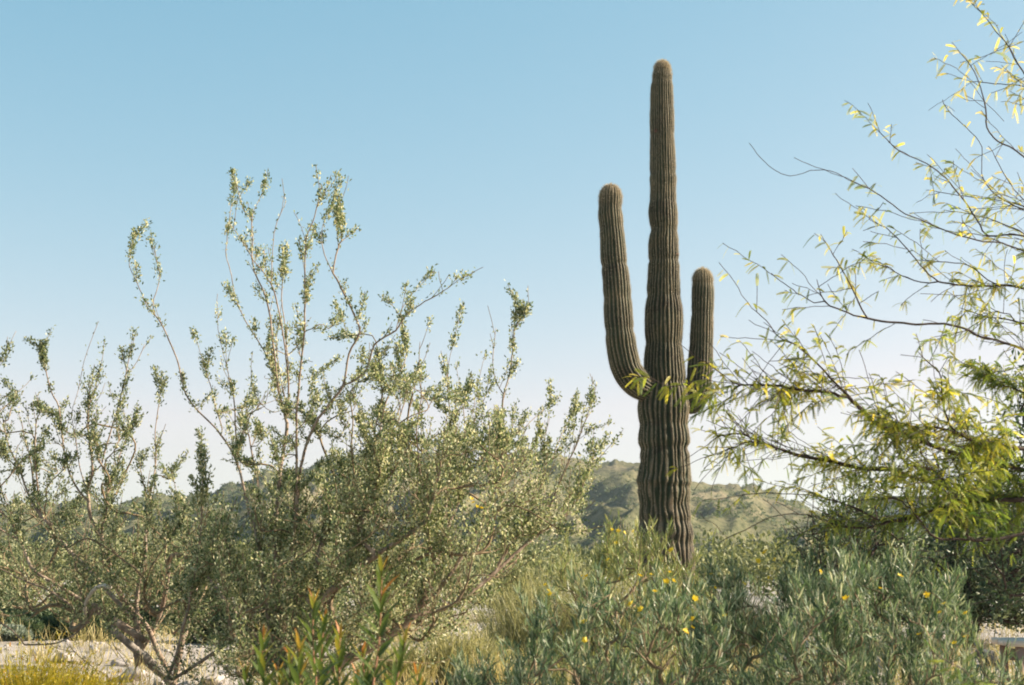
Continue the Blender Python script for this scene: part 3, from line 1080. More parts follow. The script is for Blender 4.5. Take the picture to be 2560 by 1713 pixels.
def flower(parent, org, p, s):
    if not FLOWER_ME:
        FLOWER_ME.extend(flower_mesh(k) for k in range(5))
    f = link('flower', FLOWER_ME[R.integers(0, 5)], None, parent)
    f.location = np.asarray(p) - org
    f.rotation_euler = (R.normal(0.5, 0.5), R.normal(0, 0.5), R.random() * TAU)
    f.scale = (s, s, s * R.uniform(0.8, 1.2))


def build_left_shrub():
    D = 10.2
    root = at(436, 1722, D)
    root[2] = gz(root[0], D) - 0.03
    o = thing('desert_shrub', 'sparse leaning desert shrub with a thick broken limb at the left edge', 'shrub', root)
    sk = Skel(root)
    sk.trace([(432, 1706), (400, 1637), (364, 1568), (327, 1527), (291, 1473), (268, 1400), (250, 1336), (225, 1290), (218, 1240), (214, 1227), (196, 1170), (186, 1082), (180, 1030), (196, 976), (215, 890), (246, 803)], 0.3, parent=0, tipfirst=False)
    sk.trace([(428, 1704), (390, 1668), (340, 1625), (300, 1592), (273, 1568)], -0.5, parent=0, tipfirst=False, kind='broken_limb')
    T = [([(104, 858), (112, 920), (130, 985), (146, 1020), (158, 1110), (175, 1190), (214, 1250)], 0.2),
         ([(261, 853), (250, 930), (230, 999), (222, 1040), (224, 1100), (232, 1178), (216, 1230)], -0.2),
         ([(334, 824), (322, 900), (300, 999), (282, 1060), (262, 1130), (253, 1165), (232, 1180)], 0.2),
         ([(362, 860), (345, 900), (322, 930)], 0.05),
         ([(238, 1080), (244, 1130), (262, 1180), (268, 1220), (266, 1270), (258, 1310), (250, 1338)], -0.2),
         ([(345, 1015), (335, 1060), (310, 1110), (290, 1180), (270, 1235)], 0.3),
         ([(405, 930), (400, 1010), (390, 1080), (392, 1150), (378, 1240), (370, 1300), (364, 1400), (345, 1480), (342, 1560), (348, 1620), (342, 1655)], 0.5),
         ([(350, 1170), (362, 1225), (374, 1245)], 0.1),
         ([(500, 1075), (505, 1160), (500, 1280), (502, 1340), (490, 1430), (470, 1530), (445, 1640), (440, 1700)], 0.5),
         ([(2, 1025), (20, 1110), (48, 1170), (62, 1210), (80, 1255), (100, 1290), (130, 1318), (160, 1360), (190, 1390), (240, 1440), (290, 1500), (330, 1545)], 0.5),
         ([(45, 1030), (60, 1080), (78, 1160), (88, 1240)], 0.3),
         ([(90, 1060), (85, 1130), (92, 1200), (100, 1285)], -0.2),
         ([(0, 1000), (40, 980), (20, 1050)], 0.1),
         ([(-10, 1270), (25, 1300), (40, 1335), (60, 1370), (80, 1420), (130, 1455), (190, 1490), (240, 1520), (300, 1560), (360, 1600)], -0.2),
         ([(-10, 1316), (20, 1335), (42, 1345)], -0.1),
         ([(-30, 1410), (20, 1430), (70, 1455), (120, 1475), (180, 1520), (210, 1560)], -0.3),
         ([(-10, 1550), (30, 1575), (55, 1600), (62, 1611), (110, 1612), (150, 1606), (190, 1585), (215, 1555)], -0.4),
         ([(165, 1608), (200, 1640), (240, 1672), (270, 1690), (300, 1730), (320, 1760)], -0.3),
         ([(275, 1590), (290, 1625), (318, 1665), (335, 1713), (350, 1750)], -0.5),
         ([(345, 1660), (400, 1540), (420, 1450), (432, 1390)], 0.4),
         ([(480, 1390), (470, 1480), (452, 1600), (440, 1690)], -0.4),
         ([(40, 828), (0, 903), (-40, 990), (-60, 1100), (-40, 1250), (-10, 1300)], 0.2)]
    for p, d in T:
        sk.trace(p, d)
    sk.trace([(215, 1550), (213, 1520), (222, 1490), (240, 1470), (258, 1464), (275, 1468)], -0.6, amp=0.002, tipfirst=False, kind='bleached_branch')
    body = [(-60, 1420), (-40, 1290), (60, 1230), (200, 1260), (330, 1280), (430, 1300), (500, 1340), (520, 1480), (500, 1600), (380, 1600), (260, 1580), (160, 1560), (40, 1570), (-60, 1540)]
    sk.grow(sample_poly(body, 150, D - 0.8, D + 1.3), 0.06, up=0.25)
    mid = [(-40, 1240), (-30, 1040), (60, 960), (160, 1000), (230, 960), (330, 980), (350, 1080), (330, 1200), (430, 1120), (440, 1240), (330, 1270), (100, 1250)]
    sk.grow(sample_poly(mid, 75, D - 0.5, D + 0.8), 0.06, up=0.5)
    n0 = sk.n
    pz = to_px(sk.P[:n0])
    low = pz[:, 1] > 1270
    w = np.where(low, 0.8, 0.35)
    w[pz[:, 1] > 1590] = 0.02
    nodes = R.choice(n0, 650, p=w / w.sum())
    sk.shoots(nodes, R.uniform(0.08, 0.32, len(nodes)) * np.where(low[nodes], 1, 0.7), 0.62, 0.5)
    sk.finish(0.0019, 2.12, 0.05)
    q = to_px(sk.P)
    bl = [b for b, k in sk.kind.items() if k == 'broken_limb'][0]
    ib = np.flatnonzero(sk.bid == bl)
    sk.r[ib] = np.maximum(sk.r[ib], np.linspace(0.032, 0.023, len(ib)))
    bl = [b for b, k in sk.kind.items() if k == 'bleached_branch'][0]
    ib = np.flatnonzero(sk.bid == bl)
    sk.r[ib] = np.linspace(0.011, 0.014, len(ib))
    M_save = M['bark']
    for b, P, r in list(sk.chains()):
        pass
    tw = MB()
    for b, P, r in sk.chains():
        k = sk.kind[b]
        r = np.maximum(r, 0.0017)
        if k == 'twig':
            tw.add(*tube(P, r, 4, False), tint=R.random())
            continue
        m = MB()
        m.add(*tube(P, r, 8), tint=R.random())
        mat = {'broken_limb': M['deadwood'], 'bleached_branch': M['palewood']}.get(k, M['bark'])
        lab = {'broken_limb': 'thick grey broken limb leaning to the left', 'bleached_branch': 'bleached branch curling over in a hook'}.get(k)
        m.build(k, mat, o, root, None, True, lab)
    tw.build('twigs', M['twig'], o, root, 'stuff')
    mb = MB()
    hi = q[:, 1] < 1260
    ok = q[:, 1] < 1600
    tip_leaves(mb, sk, 0.30, 560, 0.026, 0.0122, 0.015, 0.4, 0.10, (hi & ok).astype(float), gap=2.0, gs=7.0)
    tip_leaves(mb, sk, 0.30, 270, 0.029, 0.0135, 0.02, 0.3, 0.15, (~hi & ok).astype(float), gap=1.5, gs=3.0)
    mb.build('foliage', M['olive2'], o, root, 'stuff')


build_big_shrub()
build_left_shrub()


# ------------------------------------------------------------------ mesquite tree reaching in from the right
def pinnate(mb, P, D, L, tint, droop=0.35, pairs=10):
    """one feathery leaf: rachis with leaflet pairs"""
    S = norm(np.cross(D, R.normal(0, 1, 3)))
    N = np.cross(S, D)
    g = np.array([0, 0, -1.0])
    t = np.linspace(0.12, 1.0, pairs)
    c = P + D * (t * L)[:, None] + g * (droop * L * t * t)[:, None]
    tg = norm(D + g * (2 * droop * t)[:, None])
    base, dirs = [], []
    for sgn in (1, -1):
        d = norm(tg * 1.0 + S * sgn * 0.85 + N * 0.25)
        base.append(c)
        dirs.append(d)
    B = np.concatenate(base)
    Dd = np.concatenate(dirs)
    l = L * 0.165 * np.tile(np.sin(np.linspace(0.5, 2.75, pairs)) * 0.4 + 0.65, 2)
    sd = norm(np.cross(Dd, N))
    n = len(B)
    w = l * 0.56
    V = np.stack([B, B + Dd * (l * 0.5)[:, None] + sd * (w * 0.5)[:, None], B + Dd * l[:, None], B + Dd * (l * 0.5)[:, None] - sd * (w * 0.5)[:, None]], 1).reshape(-1, 3)
    mb.add(V, None, np.arange(n * 4).reshape(-1, 4), tint)
    e = c[-1]
    mid = c[pairs // 2]
    w = 0.0011
    mb.add([P - S * w, P + S * w, mid + S * w, mid - S * w, e], [[3, 2, 4]], [[0, 1, 2, 3]], tint * 0.8)


PIN_ME = []


def build_mesquite():
    D = 6.6
    root = at(3050, 1713, D)
    root[2] = gz(root[0], D) - 0.03
    o = thing('mesquite_tree', 'mesquite tree with thin dark branches and yellow green feathery leaves reaching in from the right', 'tree', root)
    sk = Skel(root)
    sk.trace([(3040, 1700), (3000, 1500), (2930, 1300), (2860, 1120), (2820, 950), (2790, 760), (2780, 560), (2760, 380), (2740, 250)], 0.1, parent=0, tipfirst=False, kind='trunk')
    sk.trace([(3010, 1550), (2900, 1420), (2760, 1340), (2660, 1310)], -0.2, tipfirst=False)
    sk.trace([(2940, 1320), (2800, 1230), (2680, 1205)], 0.1, tipfirst=False)
    sk.trace([(2990, 1450), (3150, 1200), (3300, 1000), (3400, 800)], 0.6, tipfirst=False)
    sk.trace([(2870, 1150), (3000, 850), (3100, 600), (3150, 400)], -0.5, tipfirst=False)
    T = [([(2416, -5), (2459, 41), (2508, 103), (2560, 190), (2640, 290), (2740, 400)], 0.3),
         ([(2394, 125), (2427, 163), (2454, 217), (2467, 271), (2465, 320), (2486, 347), (2535, 385), (2600, 430), (2770, 540)], -0.3),
         ([(2356, 249), (2372, 277), (2432, 331), (2459, 369), (2462, 434), (2497, 488), (2580, 530), (2700, 600)], 0.3),
         ([(2470, 365), (2481, 380), (2513, 445), (2543, 485), (2600, 540)], -0.1),
         ([(2430, 205), (2500, 210), (2570, 218), (2700, 300)], 0.6),
         ([(2188, 320), (2258, 385), (2324, 412), (2367, 445), (2410, 499), (2454, 575), (2470, 586)], -0.4),
         ([(1873, 358), (1900, 395), (1933, 428), (1971, 445), (2025, 434), (2074, 436), (2134, 466), (2183, 488), (2242, 531), (2324, 569), (2389, 594), (2443, 610), (2492, 613), (2560, 637), (2650, 690), (2790, 780)], -0.6),
         ([(2300, 560), (2378, 577), (2470, 586), (2560, 588), (2680, 640), (2780, 720)], 0.5),
         ([(2315, 475), (2400, 492), (2480, 498), (2560, 515), (2680, 590)], 0.5),
         ([(2360, 525), (2450, 540), (2540, 575), (2640, 640)], 0.3),
         ([(2172, 548), (2215, 569), (2269, 623), (2313, 672), (2351, 702), (2394, 710), (2459, 718), (2560, 721), (2680, 760), (2800, 850)], -0.2),
         ([(2145, 645), (2199, 656), (2253, 689), (2302, 705), (2340, 708)], 0.25),
         ([(2290, 650), (2350, 655), (2420, 665), (2470, 700), (2510, 720)], 0.3),
         ([(2042, 699), (2058, 754), (2090, 770), (2150, 792), (2220, 808), (2286, 816), (2340, 811), (2405, 824), (2448, 845), (2514, 861), (2600, 890), (2810, 960)], -0.4),
         ([(2052, 586), (2080, 623), (2107, 667), (2134, 721), (2155, 775), (2172, 798)], -0.2),
         ([(1928, 683), (1960, 710), (2004, 743), (2050, 765)], 0.2),
         ([(2400, 770), (2470, 790), (2540, 800), (2640, 830), (2790, 900)], 0.4),
         ([(2440, 730), (2480, 770), (2540, 790)], 0.1),
         ([(1879, 770), (1917, 802), (1948, 845), (1997, 867), (2030, 900), (2085, 960), (2140, 1020), (2195, 1065), (2278, 1098), (2360, 1125), (2470, 1153), (2560, 1175), (2650, 1195), (2760, 1215)], -0.5),
         ([(1575, 943), (1604, 941), (1630, 943), (1666, 964), (1703, 963), (1758, 950), (1790, 955), (1859, 966), (1942, 968), (2008, 976), (2085, 985), (2115, 1000)], -0.35),
         ([(1794, 1092), (1865, 1087), (1931, 1114), (2008, 1136), (2085, 1153), (2157, 1172), (2223, 1175), (2278, 1191), (2380, 1225), (2480, 1240), (2600, 1250), (2700, 1225)], 0.2),
         ([(1830, 1120), (1880, 1105), (1960, 1125)], -0.1),
         ([(2294, 878), (2349, 933), (2355, 988), (2371, 1059), (2404, 1087), (2448, 1106), (2560, 1120), (2700, 1150), (2850, 1130)], -0.7),
         ([(2360, 1158), (2443, 1153), (2498, 1180), (2560, 1208), (2680, 1240), (2780, 1235)], 0.0),
         ([(2250, 1080), (2330, 1068), (2400, 1088)], -0.1),
         ([(1799, 1356), (1876, 1318), (1942, 1287), (2014, 1282), (2085, 1307), (2120, 1318)], -0.1, 15),
         ([(1937, 1373), (1975, 1348), (2041, 1323), (2107, 1318), (2173, 1318), (2212, 1307), (2278, 1296), (2360, 1274), (2404, 1266), (2500, 1250), (2620, 1245), (2760, 1230)], -0.4, 14),
         ([(1755, 1252), (1810, 1246), (1882, 1230), (1975, 1235), (2041, 1241), (2113, 1260), (2168, 1285), (2212, 1307)], 0.2),
         ([(2355, 1197), (2393, 1257), (2415, 1290), (2421, 1340), (2440, 1350)], -0.2),
         ([(2212, 1241), (2250, 1252), (2283, 1285), (2311, 1318), (2338, 1345), (2404, 1348), (2470, 1348), (2560, 1334), (2670, 1315)], -0.3),
         ([(2179, 1010), (2217, 1070), (2250, 1136), (2278, 1164), (2333, 1175), (2382, 1235), (2399, 1266)], -0.4),
         ([(2450, 940), (2500, 960), (2560, 985), (2700, 1030), (2820, 1040)], 0.4),
         ([(2330, 1400), (2400, 1385), (2470, 1365), (2540, 1345)], 0.1),
         ([(2435, 1705), (2470, 1712), (2530, 1730), (2620, 1700), (2700, 1600), (2800, 1450), (2850, 1390)], -3.2)]
    # attach in an order that makes bases exist first
    last = [i for i, t in enumerate(T) if len(t) == 3]
    for i, t in enumerate(T):
        if len(t) == 2:
            pass
    for t in sorted(T, key=lambda t: -max(p[0] for p in t[0])):
        sk.trace(t[0], t[1], 0.04, 0.003)
    n0 = sk.n
    pz = to_px(sk.P[:n0])
    tipx = pz[:, 0]
    # leafy shoots: thick around the middle and lower right, thin high up
    dens = np.where(pz[:, 1] < 640, 0.40, np.where(pz[:, 1] < 850, 0.5, 2.3))
    dens = np.where(pz[:, 0] > 2560, 1.0, dens)
    dens[pz[:, 1] > 1340] = 0.5
    dens[(pz[:, 1] > 1220) & (pz[:, 0] < 2060)] = 0.12
    dens[(pz[:, 1] < 520) & (pz[:, 0] < 2110)] = 0.0
    dens[(pz[:, 0] < 1830) & (pz[:, 1] < 1000)] = 0.03
    dens[pz[:, 0] > 2850] = 0.3
    dens[(pz[:, 0] > 1800) & (pz[:, 0] < 2540) & (pz[:, 1] > 940) & (pz[:, 1] < 1220)] *= 1.5
    nodes = R.choice(n0, 900, p=dens / dens.sum())
    sk.shoots(nodes, R.uniform(0.07, 0.34, len(nodes)), 0.8, 0.05, 0.035, 0.005, 0.06)
    # crown out of the frame on the right
    off = [(2600, 1350), (2620, 900), (2640, 500), (2700, 200), (2900, 0), (3200, 100), (3450, 500), (3500, 900), (3300, 1200), (2900, 1300)]
    sk.grow(sample_poly(off, 90, D - 1.5, D + 1.8), 0.07, up=0.2)
    sk.finish(0.0014, 2.38, 0.09)
    sk.build_wood(o, M['darkbark'], M['darkbark'], root, rmin=0.0014)
    # leaves
    q = to_px(sk.P)
    seg = np.zeros(sk.n)
    seg[1:] = np.linalg.norm(sk.P[1:] - sk.P[sk.par[1:]], axis=1)
    w = np.where(sk.tip < 0.32, 1.0, 0.10) * seg * 74
    w[0] = 0
    hi = q[:, 1] < 640
    w[hi] *= 0.55
    w[(q[:, 1] > 1220) & (q[:, 0] < 2060)] *= 0.35
    w[(q[:, 0] < 2060) & (q[:, 1] < 445)] = 0
    w[(q[:, 0] < 1800) & (q[:, 1] < 1000)] *= 0.55
    w[(q[:, 1] > 880) & (q[:, 1] < 1330)] *= 1.25
    w[(q[:, 0] > 1980) & (q[:, 1] > 880)] *= 1.05
    w[(q[:, 0] > 2380) & (q[:, 1] > 880)] *= 1.3
    w[(q[:, 0] < 1900) & (q[:, 1] < 1010)] *= 0.5
    g = np.array([mnoise.noise(Vector(tuple(p * 4.0))) for p in sk.P])
    w *= np.clip(0.62 + 1.3 * g, 0.08, 1.3)
    spray = (q[:, 0] > 1560) & (q[:, 0] < 1800) & (q[:, 1] > 900) & (q[:, 1] < 1010)
    w[spray] = seg[spray] * 75
    cnt = R.poisson(w)
    idx = np.repeat(np.arange(sk.n), cnt)
    m = len(idx)
    P = sk.P[idx] - sk.T[idx] * (seg[idx] * R.random(m))[:, None]
    side = R.normal(0, 0.75, (m, 3))
    Dd = norm(sk.T[idx] * 0.7 + side + [0, 0, -0.30])
    L = R.uniform(0.032, 0.066, m)
    L[spray[idx]] *= 1.35
    gold = np.array([mnoise.noise(Vector(tuple(p * 2.2 + 17))) for p in P])
    tint = np.clip(0.46 + 0.26 * gold + 0.20 * (1180 - q[idx, 1]) / 600 - 0.22 * np.clip((q[idx, 0] - 2250) / 300, 0, 1) * (q[idx, 1] > 760) + R.normal(0, 0.19, m), 0, 1)
    inview = (q[idx, 0] < 2550) & (q[idx, 1] > 10)
    vi = np.flatnonzero(inview)
    size = L[vi] / P[vi, 1]
    solo = set(vi[np.argsort(-size)[:295]].tolist())
    for k in range(14):
        mb = MB()
        pinnate(mb, np.zeros(3), np.array([0, 0, 1.0]), 1.0, (k + 0.5) / 14, 0.0 if k % 2 else 0.0)
        me = make_mesh('leaf', np.concatenate(mb.V), np.concatenate(mb.T), np.concatenate(mb.Q), np.concatenate(mb.A))
        me.materials.append(M['mesquite'])
        PIN_ME.append(me)
    fol = MB()
    for i in range(m):
        if i in solo:
            f = link('leaf', PIN_ME[min(13, int(tint[i] * 14))], None, o)
            f.location = P[i] - root
            d = norm(Dd[i] + np.array([0, 0, -0.25]))
            f.rotation_euler = Vector(d).to_track_quat('Z', 'Y').to_euler()
            f.scale = (L[i] * R.uniform(0.8, 1.1), L[i], L[i])
        else:
            pinnate(fol, P[i], Dd[i], L[i], float(tint[i]), R.uniform(0.15, 0.5), 9)
    fol.build('foliage', M['mesquite'], o, root, 'stuff')
    print('mesquite leaves', m)


build_mesquite()


# ------------------------------------------------------------------ flowering cassia shrubs in front of the saguaro
FLOWERS = [(1530, 1325), (1546, 1328), (1561, 1332), (1583, 1330), (1540, 1358), (1455, 1441), (1466, 1441), (1460, 1447), (1491, 1422), (1490, 1442), (1546, 1446), (1628, 1438), (1666, 1455),
           (1671, 1459), (1683, 1454), (1674, 1432), (1363, 1463), (1371, 1479), (1375, 1488), (1578, 1511), (1602, 1524), (1637, 1480), (1461, 1555),
           (1463, 1600), (1732, 1549), (1731, 1570), (1711, 1579), (1787, 1470), (1777, 1436), (1737, 1497), (1678, 1376), (1915, 1378), (1895, 1403), (1911, 1384),
           (1937, 1400), (1923, 1444), (2115, 1497), (2201, 1472), (2316, 1488), (2360, 1510), (2415, 1535), (2349, 1532), (2412, 1593),
           (2385, 1609), (2297, 1587), (1994, 1488), (1714, 1579), (1600, 1440), (1812, 1540), (1860, 1460), (2050, 1430), (2250, 1440), (1520, 1400)]


CASSIA_DENSE = 1.7


def build_cassia(name, label, mat, d, polys, rootpx, n_attr, per_m, dd, flowers, L=0.05, W=0.0045, group='flowering shrubs in front of the saguaro', fsize=0.012, shoots=300, drop=18):
    root = at(rootpx, 1713, d)
    root[2] = gz(root[0], d) - 0.03
    o = thing(name, label, 'shrub', root, group)
    sk = Skel(root)
    for k in range(9):
        a = k * TAU / 9 + R.normal(0, 0.2)
        v = np.array([math.cos(a) * 0.5, math.sin(a) * 0.5, 1.0])
        n = 9
        s = np.linspace(0, 1, n + 1)[1:, None]
        C = root + v * s * 0.42 + np.array([v[0], v[1], 0]) * (s ** 2) * 0.10 + wiggle(n, 0.006)
        sk.path(C, 0, 'stem')
    for poly, share in polys:
        poly = [(x, y + drop) for x, y in poly]
        sk.grow(sample_poly(poly, int(n_attr * share), d - dd, d + dd), 0.05, 0.5, 0.005, 0.6, 0.2)
    n0 = sk.n
    nodes = R.integers(20, n0, shoots)
    sk.shoots(nodes, R.uniform(0.06, 0.16, len(nodes)), 0.5, 0.9)
    sk.finish(0.0014, 2.3, 0.03)
    sk.build_wood(o, M['bark'], M['twig'], root, rmin=0.0014)
    mb = MB()
    tip_leaves(mb, sk, 0.34, per_m * CASSIA_DENSE, L, W, 0.006, 0.85, 0.25, None, True, 0.30, 0.9, 4.0, 0.45)
    mb.build('foliage', mat, o, root, 'stuff')
    q = to_px(sk.P)
    for f in flowers:
        dist = ((q - np.array(f)) ** 2).sum(1) + (sk.P[:, 1] - (d - dd)) ** 2 * 800
        i = int(np.argmin(dist))
        p = at(f[0], f[1], sk.P[i][1] - 0.13)
        flower(o, root, p, fsize * R.uniform(0.8, 1.15))
    return o


FA = [f for f in FLOWERS if f[0] < 1650 and f[1] < 1470]
FB = [f for f in FLOWERS if f[0] < 1760 and f not in FA]
FC = [f for f in FLOWERS if 1760 <= f[0] < 2080]
FD = [f for f in FLOWERS if f[0] >= 2080]
build_cassia('flowering_shrub', 'pale yellow green flowering shrub at the foot of the saguaro, behind the dark shrub', M['cassia2'], 7.6,
             [([(1330, 1520), (1370, 1420), (1450, 1370), (1520, 1320), (1600, 1335), (1680, 1345), (1740, 1400), (1800, 1450), (1780, 1760), (1330, 1760)], 0.75),
              ([(1490, 1430), (1520, 1300), (1560, 1280), (1600, 1330), (1690, 1370), (1720, 1460)], 0.25)], 1560, 240, 210, 0.55, FA, 0.055)
build_cassia('flowering_shrub', 'wide grey green flowering shrub at the bottom centre, right of the gravel gap', M['cassia'], 5.4,
             [([(1200, 1860), (1240, 1713), (1270, 1590), (1330, 1520), (1450, 1490), (1560, 1470), (1700, 1480), (1820, 1530), (1880, 1713), (1900, 1860)], 0.85),
              ([(1130, 1760), (1180, 1660), (1330, 1690), (1300, 1780)], 0.15)], 1580, 300, 260, 0.45, FB, 0.048)
build_cassia('flowering_shrub', 'tall upright grey green flowering shrub just right of the saguaro base', M['cassia'], 6.4,
             [([(1690, 1600), (1730, 1430), (1780, 1370), (1860, 1360), (1960, 1390), (2060, 1360), (2140, 1380), (2190, 1500), (2180, 1800), (1720, 1800)], 1.0)], 1930, 260, 270, 0.5, FC, 0.052, drop=75)
build_cassia('flowering_shrub', 'shaded dark green flowering shrub under the mesquite branches at the right', M['cassia'], 5.6,
             [([(1830, 1860), (1860, 1713), (1930, 1560), (2050, 1450), (2180, 1400), (2290, 1410), (2380, 1440), (2430, 1540), (2400, 1660), (2430, 1740), (2400, 1860)], 0.9),
              ([(2360, 1740), (2400, 1670), (2560, 1690), (2580, 1760)], 0.1)], 2130, 390, 290, 0.5, FD, 0.05)


# ------------------------------------------------------------------ willow-leaved plant in the foreground
LANCE = []


def lance_mesh(k):
    rr = np.random.default_rng(500 + k)
    st = np.linspace(0, 1, 7)
    wv = np.array([0.14, 0.55, 0.92, 1.0, 0.82, 0.45, 0.0])
    curl = 0.10 + 0.16 * rr.random()
    V, Q = [], []
    for s, w in zip(st, wv):
        z = s
        y = -curl * s * s
        for sx in (-1, 0, 1):
            V.append((sx * w * 0.072, y + abs(sx) * w * 0.025, z))
    for i in range(6):
        a = i * 3
        Q += [[a, a + 1, a + 4, a + 3], [a + 1, a + 2, a + 5, a + 4]]
    me = make_mesh('leaf', V, None, Q, np.full(len(V), 0), None, True)
    return me


def build_willow_plant():
    D = 4.0
    root = at(830, 1713, D)
    root[2] = gz(root[0], D) - 0.02
    o = thing('willow_leaved_plant', 'green willow leaved plant with reddish new tips in the foreground bottom centre', 'plant', root)
    base_me = [lance_mesh(k) for k in range(4)]
    tinted = {}
    def leaf_me(k, t):
        tb = min(9, max(0, int(t * 10)))
        if (k, tb) not in tinted:
            me = base_me[k].copy()
            me.name = 'leaf'
            n = len(me.vertices)
            co = np.zeros(n * 3)
            me.vertices.foreach_get('co', co)
            z = co.reshape(-1, 3)[:, 2]
            me.attributes['tint'].data.foreach_set('value', np.clip((tb + 0.5) / 10 + 0.05 * (z - 0.5), 0, 1).astype(np.float32))
            me.materials.append(M['willow'])
            tinted[(k, tb)] = me
        return tinted[(k, tb)]
    stems = [([(770, 1900), (790, 1713), (784, 1640), (782, 1560), (786, 1512)], 0.0, 1.0), ([(905, 1900), (938, 1680), (948, 1600), (952, 1500), (955, 1424)], -0.1, 0.85),
             ([(660, 1900), (660, 1713), (656, 1640), (658, 1596)], 0.1, 0.7), ([(720, 1950), (724, 1713), (725, 1650)], -0.15, 0.5), ([(830, 1900), (846, 1713), (848, 1650), (850, 1592)], 0.12, 0.6),
             ([(960, 1900), (990, 1713), (1004, 1650), (1014, 1600)], 0.1, 0.7), ([(800, 1900), (802, 1700), (806, 1600), (812, 1552)], 0.25, 0.9), ([(880, 1950), (890, 1760), (892, 1700)], 0.2, 0.3),
             ([(610, 1950), (615, 1740), (612, 1690)], 0.1, 0.3), ([(1060, 1950), (1048, 1740), (1040, 1690)], 0.15, 0.2), ([(690, 1950), (700, 1760), (695, 1690)], 0.2, 0.4),
             ([(930, 1950), (915, 1740), (905, 1640)], 0.15, 0.5), ([(760, 1950), (750, 1740), (748, 1620)], -0.2, 0.6)]
    for pts, dz, red in stems:
        W = [root + R.normal(0, 0.04, 3) * [1, 1, 0]] + [at(x, y, D + dz) for x, y in pts]
        C = catmull(W, 0.02)
        n = len(C)
        m = MB()
        m.add(*tube(C, np.linspace(0.0052, 0.0016, n), 6), tint=0.5)
        m.build('stem', M['redstem'], o, root, None, True)
        top = C[-1]
        Ls = np.concatenate([[0], np.cumsum(np.linalg.norm(np.diff(C, axis=0), axis=1))])
        s, k = Ls[-1], 0
        a = R.random() * TAU
        while s > Ls[-1] - 0.42 and k < 58:
            p = np.array([np.interp(s, Ls, C[:, j]) for j in range(3)])
            f = (Ls[-1] - s) / 0.42
            a += 2.4 + R.normal(0, 0.25)
            out = np.array([math.cos(a), math.sin(a), 0])
            lean = 0.22 + 0.75 * min(1, f * 2.2) + R.normal(0, 0.08)
            d = norm(np.array([0, 0, 1.0]) + out * lean)
            L = (0.05 + 0.045 * min(1, f * 3.5)) * R.uniform(0.85, 1.2)
            t = np.clip((0.98 - f * 5.5) if f < 0.17 * red else 0.50 - 0.45 * f + R.normal(0, 0.17), 0.02, 0.99)
            lf = link('leaf', leaf_me(R.integers(0, 4), float(t)), None, o)
            z = Vector(d)
            x = Vector((-out[1], out[0], 0)).normalized()
            y = z.cross(x)
            from mathutils import Matrix
            mt = Matrix((x, y, z)).transposed()
            lf.rotation_euler = mt.to_euler()
            lf.location = p - root
            lf.scale = (L * R.uniform(0.95, 1.3), L, L)
            s -= 0.006 + 0.003 * R.random() + 0.006 * f
            k += 1


build_willow_plant()


# ------------------------------------------------------------------ low shrubs, bushes and trees behind
def bush(name, label, cat, px, topy, wpx, d, mat, n, L, W, group=None, needle=False, depth=1.0, lobes=8, shell=0.45, upd=0.6, stems=6, bottom=0.0):
    """a rounded shrub standing on the ground: stems and a lobed crown of leaf-sized faces"""
    base = at(px, 1500, d)
    base[2] = gz(base[0], d) - 0.02
    top = at(px, topy, d)[2]
    rx = wpx * d / FPX / 2
    h = top - base[2]
    o = thing(name, label, cat, base, group)
    mb = MB()
    rz = h * (0.5 - bottom / 2)
    c = np.array([base[0], d, top - rz * 0.97])
    bush_leaves(mb, c, rx, rx * depth, rz, n, L, W, shell, lobes, needle, upd)
    mb.build('foliage', mat, o, base, 'stuff')
    for k in range(stems):
        a = k * TAU / stems + R.normal(0, 0.3)
        e = c + np.array([math.cos(a) * rx * 0.55, math.sin(a) * rx * depth * 0.55, rz * R.uniform(-0.1, 0.5)])
        s = np.linspace(0, 1, 9)[:, None]
        P = base + (e - base) * s + np.array([0, 0, 1.0]) * (np.sin(s * math.pi) * h * 0.08) + np.vstack([np.zeros(3), wiggle(8, h * 0.012)])
        m = MB()
        m.add(*tube(P, np.linspace(0.016, 0.004, 9) * (0.5 + h * 0.5), 6), tint=R.random())
        m.build('stem', M['bark'], o, base, None, True)
    return o


BG = 'scrub bushes behind the open shrubs'
def grass_clump(label, px, topy, wpx, d, n, mat, W=0.005, lean=0.45, name='grass_tussock', cat='grass', bl=(0.03, 0.09), bw=1.2):
    """a feathery tussock: many thin stalks fanning out of the ground"""
    base = at(px, 1500, d)
    base[2] = gz(base[0], d) - 0.02
    h = at(px, topy, d)[2] - base[2]
    rx = wpx * d / FPX / 2
    o = thing(name, label, cat, base)
    k = max(5, int(wpx / 32))
    cx = R.uniform(-0.85, 0.85, k) * rx
    ch = h * (1 - 0.45 * (np.abs(cx) / rx) ** 1.6) * R.uniform(0.72, 1.0, k)
    mb, hd = MB(), MB()
    for x, hh in zip(cx, ch):
        m = n // k
        P = np.stack([x + R.normal(0, rx * 0.16, m), R.normal(0, rx * 0.3, m), np.zeros(m)], 1) + base
        D = norm(R.normal(0, lean, (m, 3)) * [1, 1, 0] + [0, 0, 1.0])
        l = hh * R.uniform(0.45, 1.05, m)
        needle_leaves(mb, P, D, l, W, 0.16)
        q = R.integers(0, m, m * 2)
        t = R.uniform(0.45, 0.98, m * 2)[:, None]
        P2 = P[q] + D[q] * l[q][:, None] * t + R.normal(0, 0.02, (m * 2, 3))
        needle_leaves(hd, P2, norm(D[q] + R.normal(0, 0.5, (m * 2, 3))), R.uniform(*bl, m * 2), W * bw, 0.3)
    mb.build('stalks', mat, o, base, 'stuff')
    hd.build('blades', mat, o, base, 'stuff')


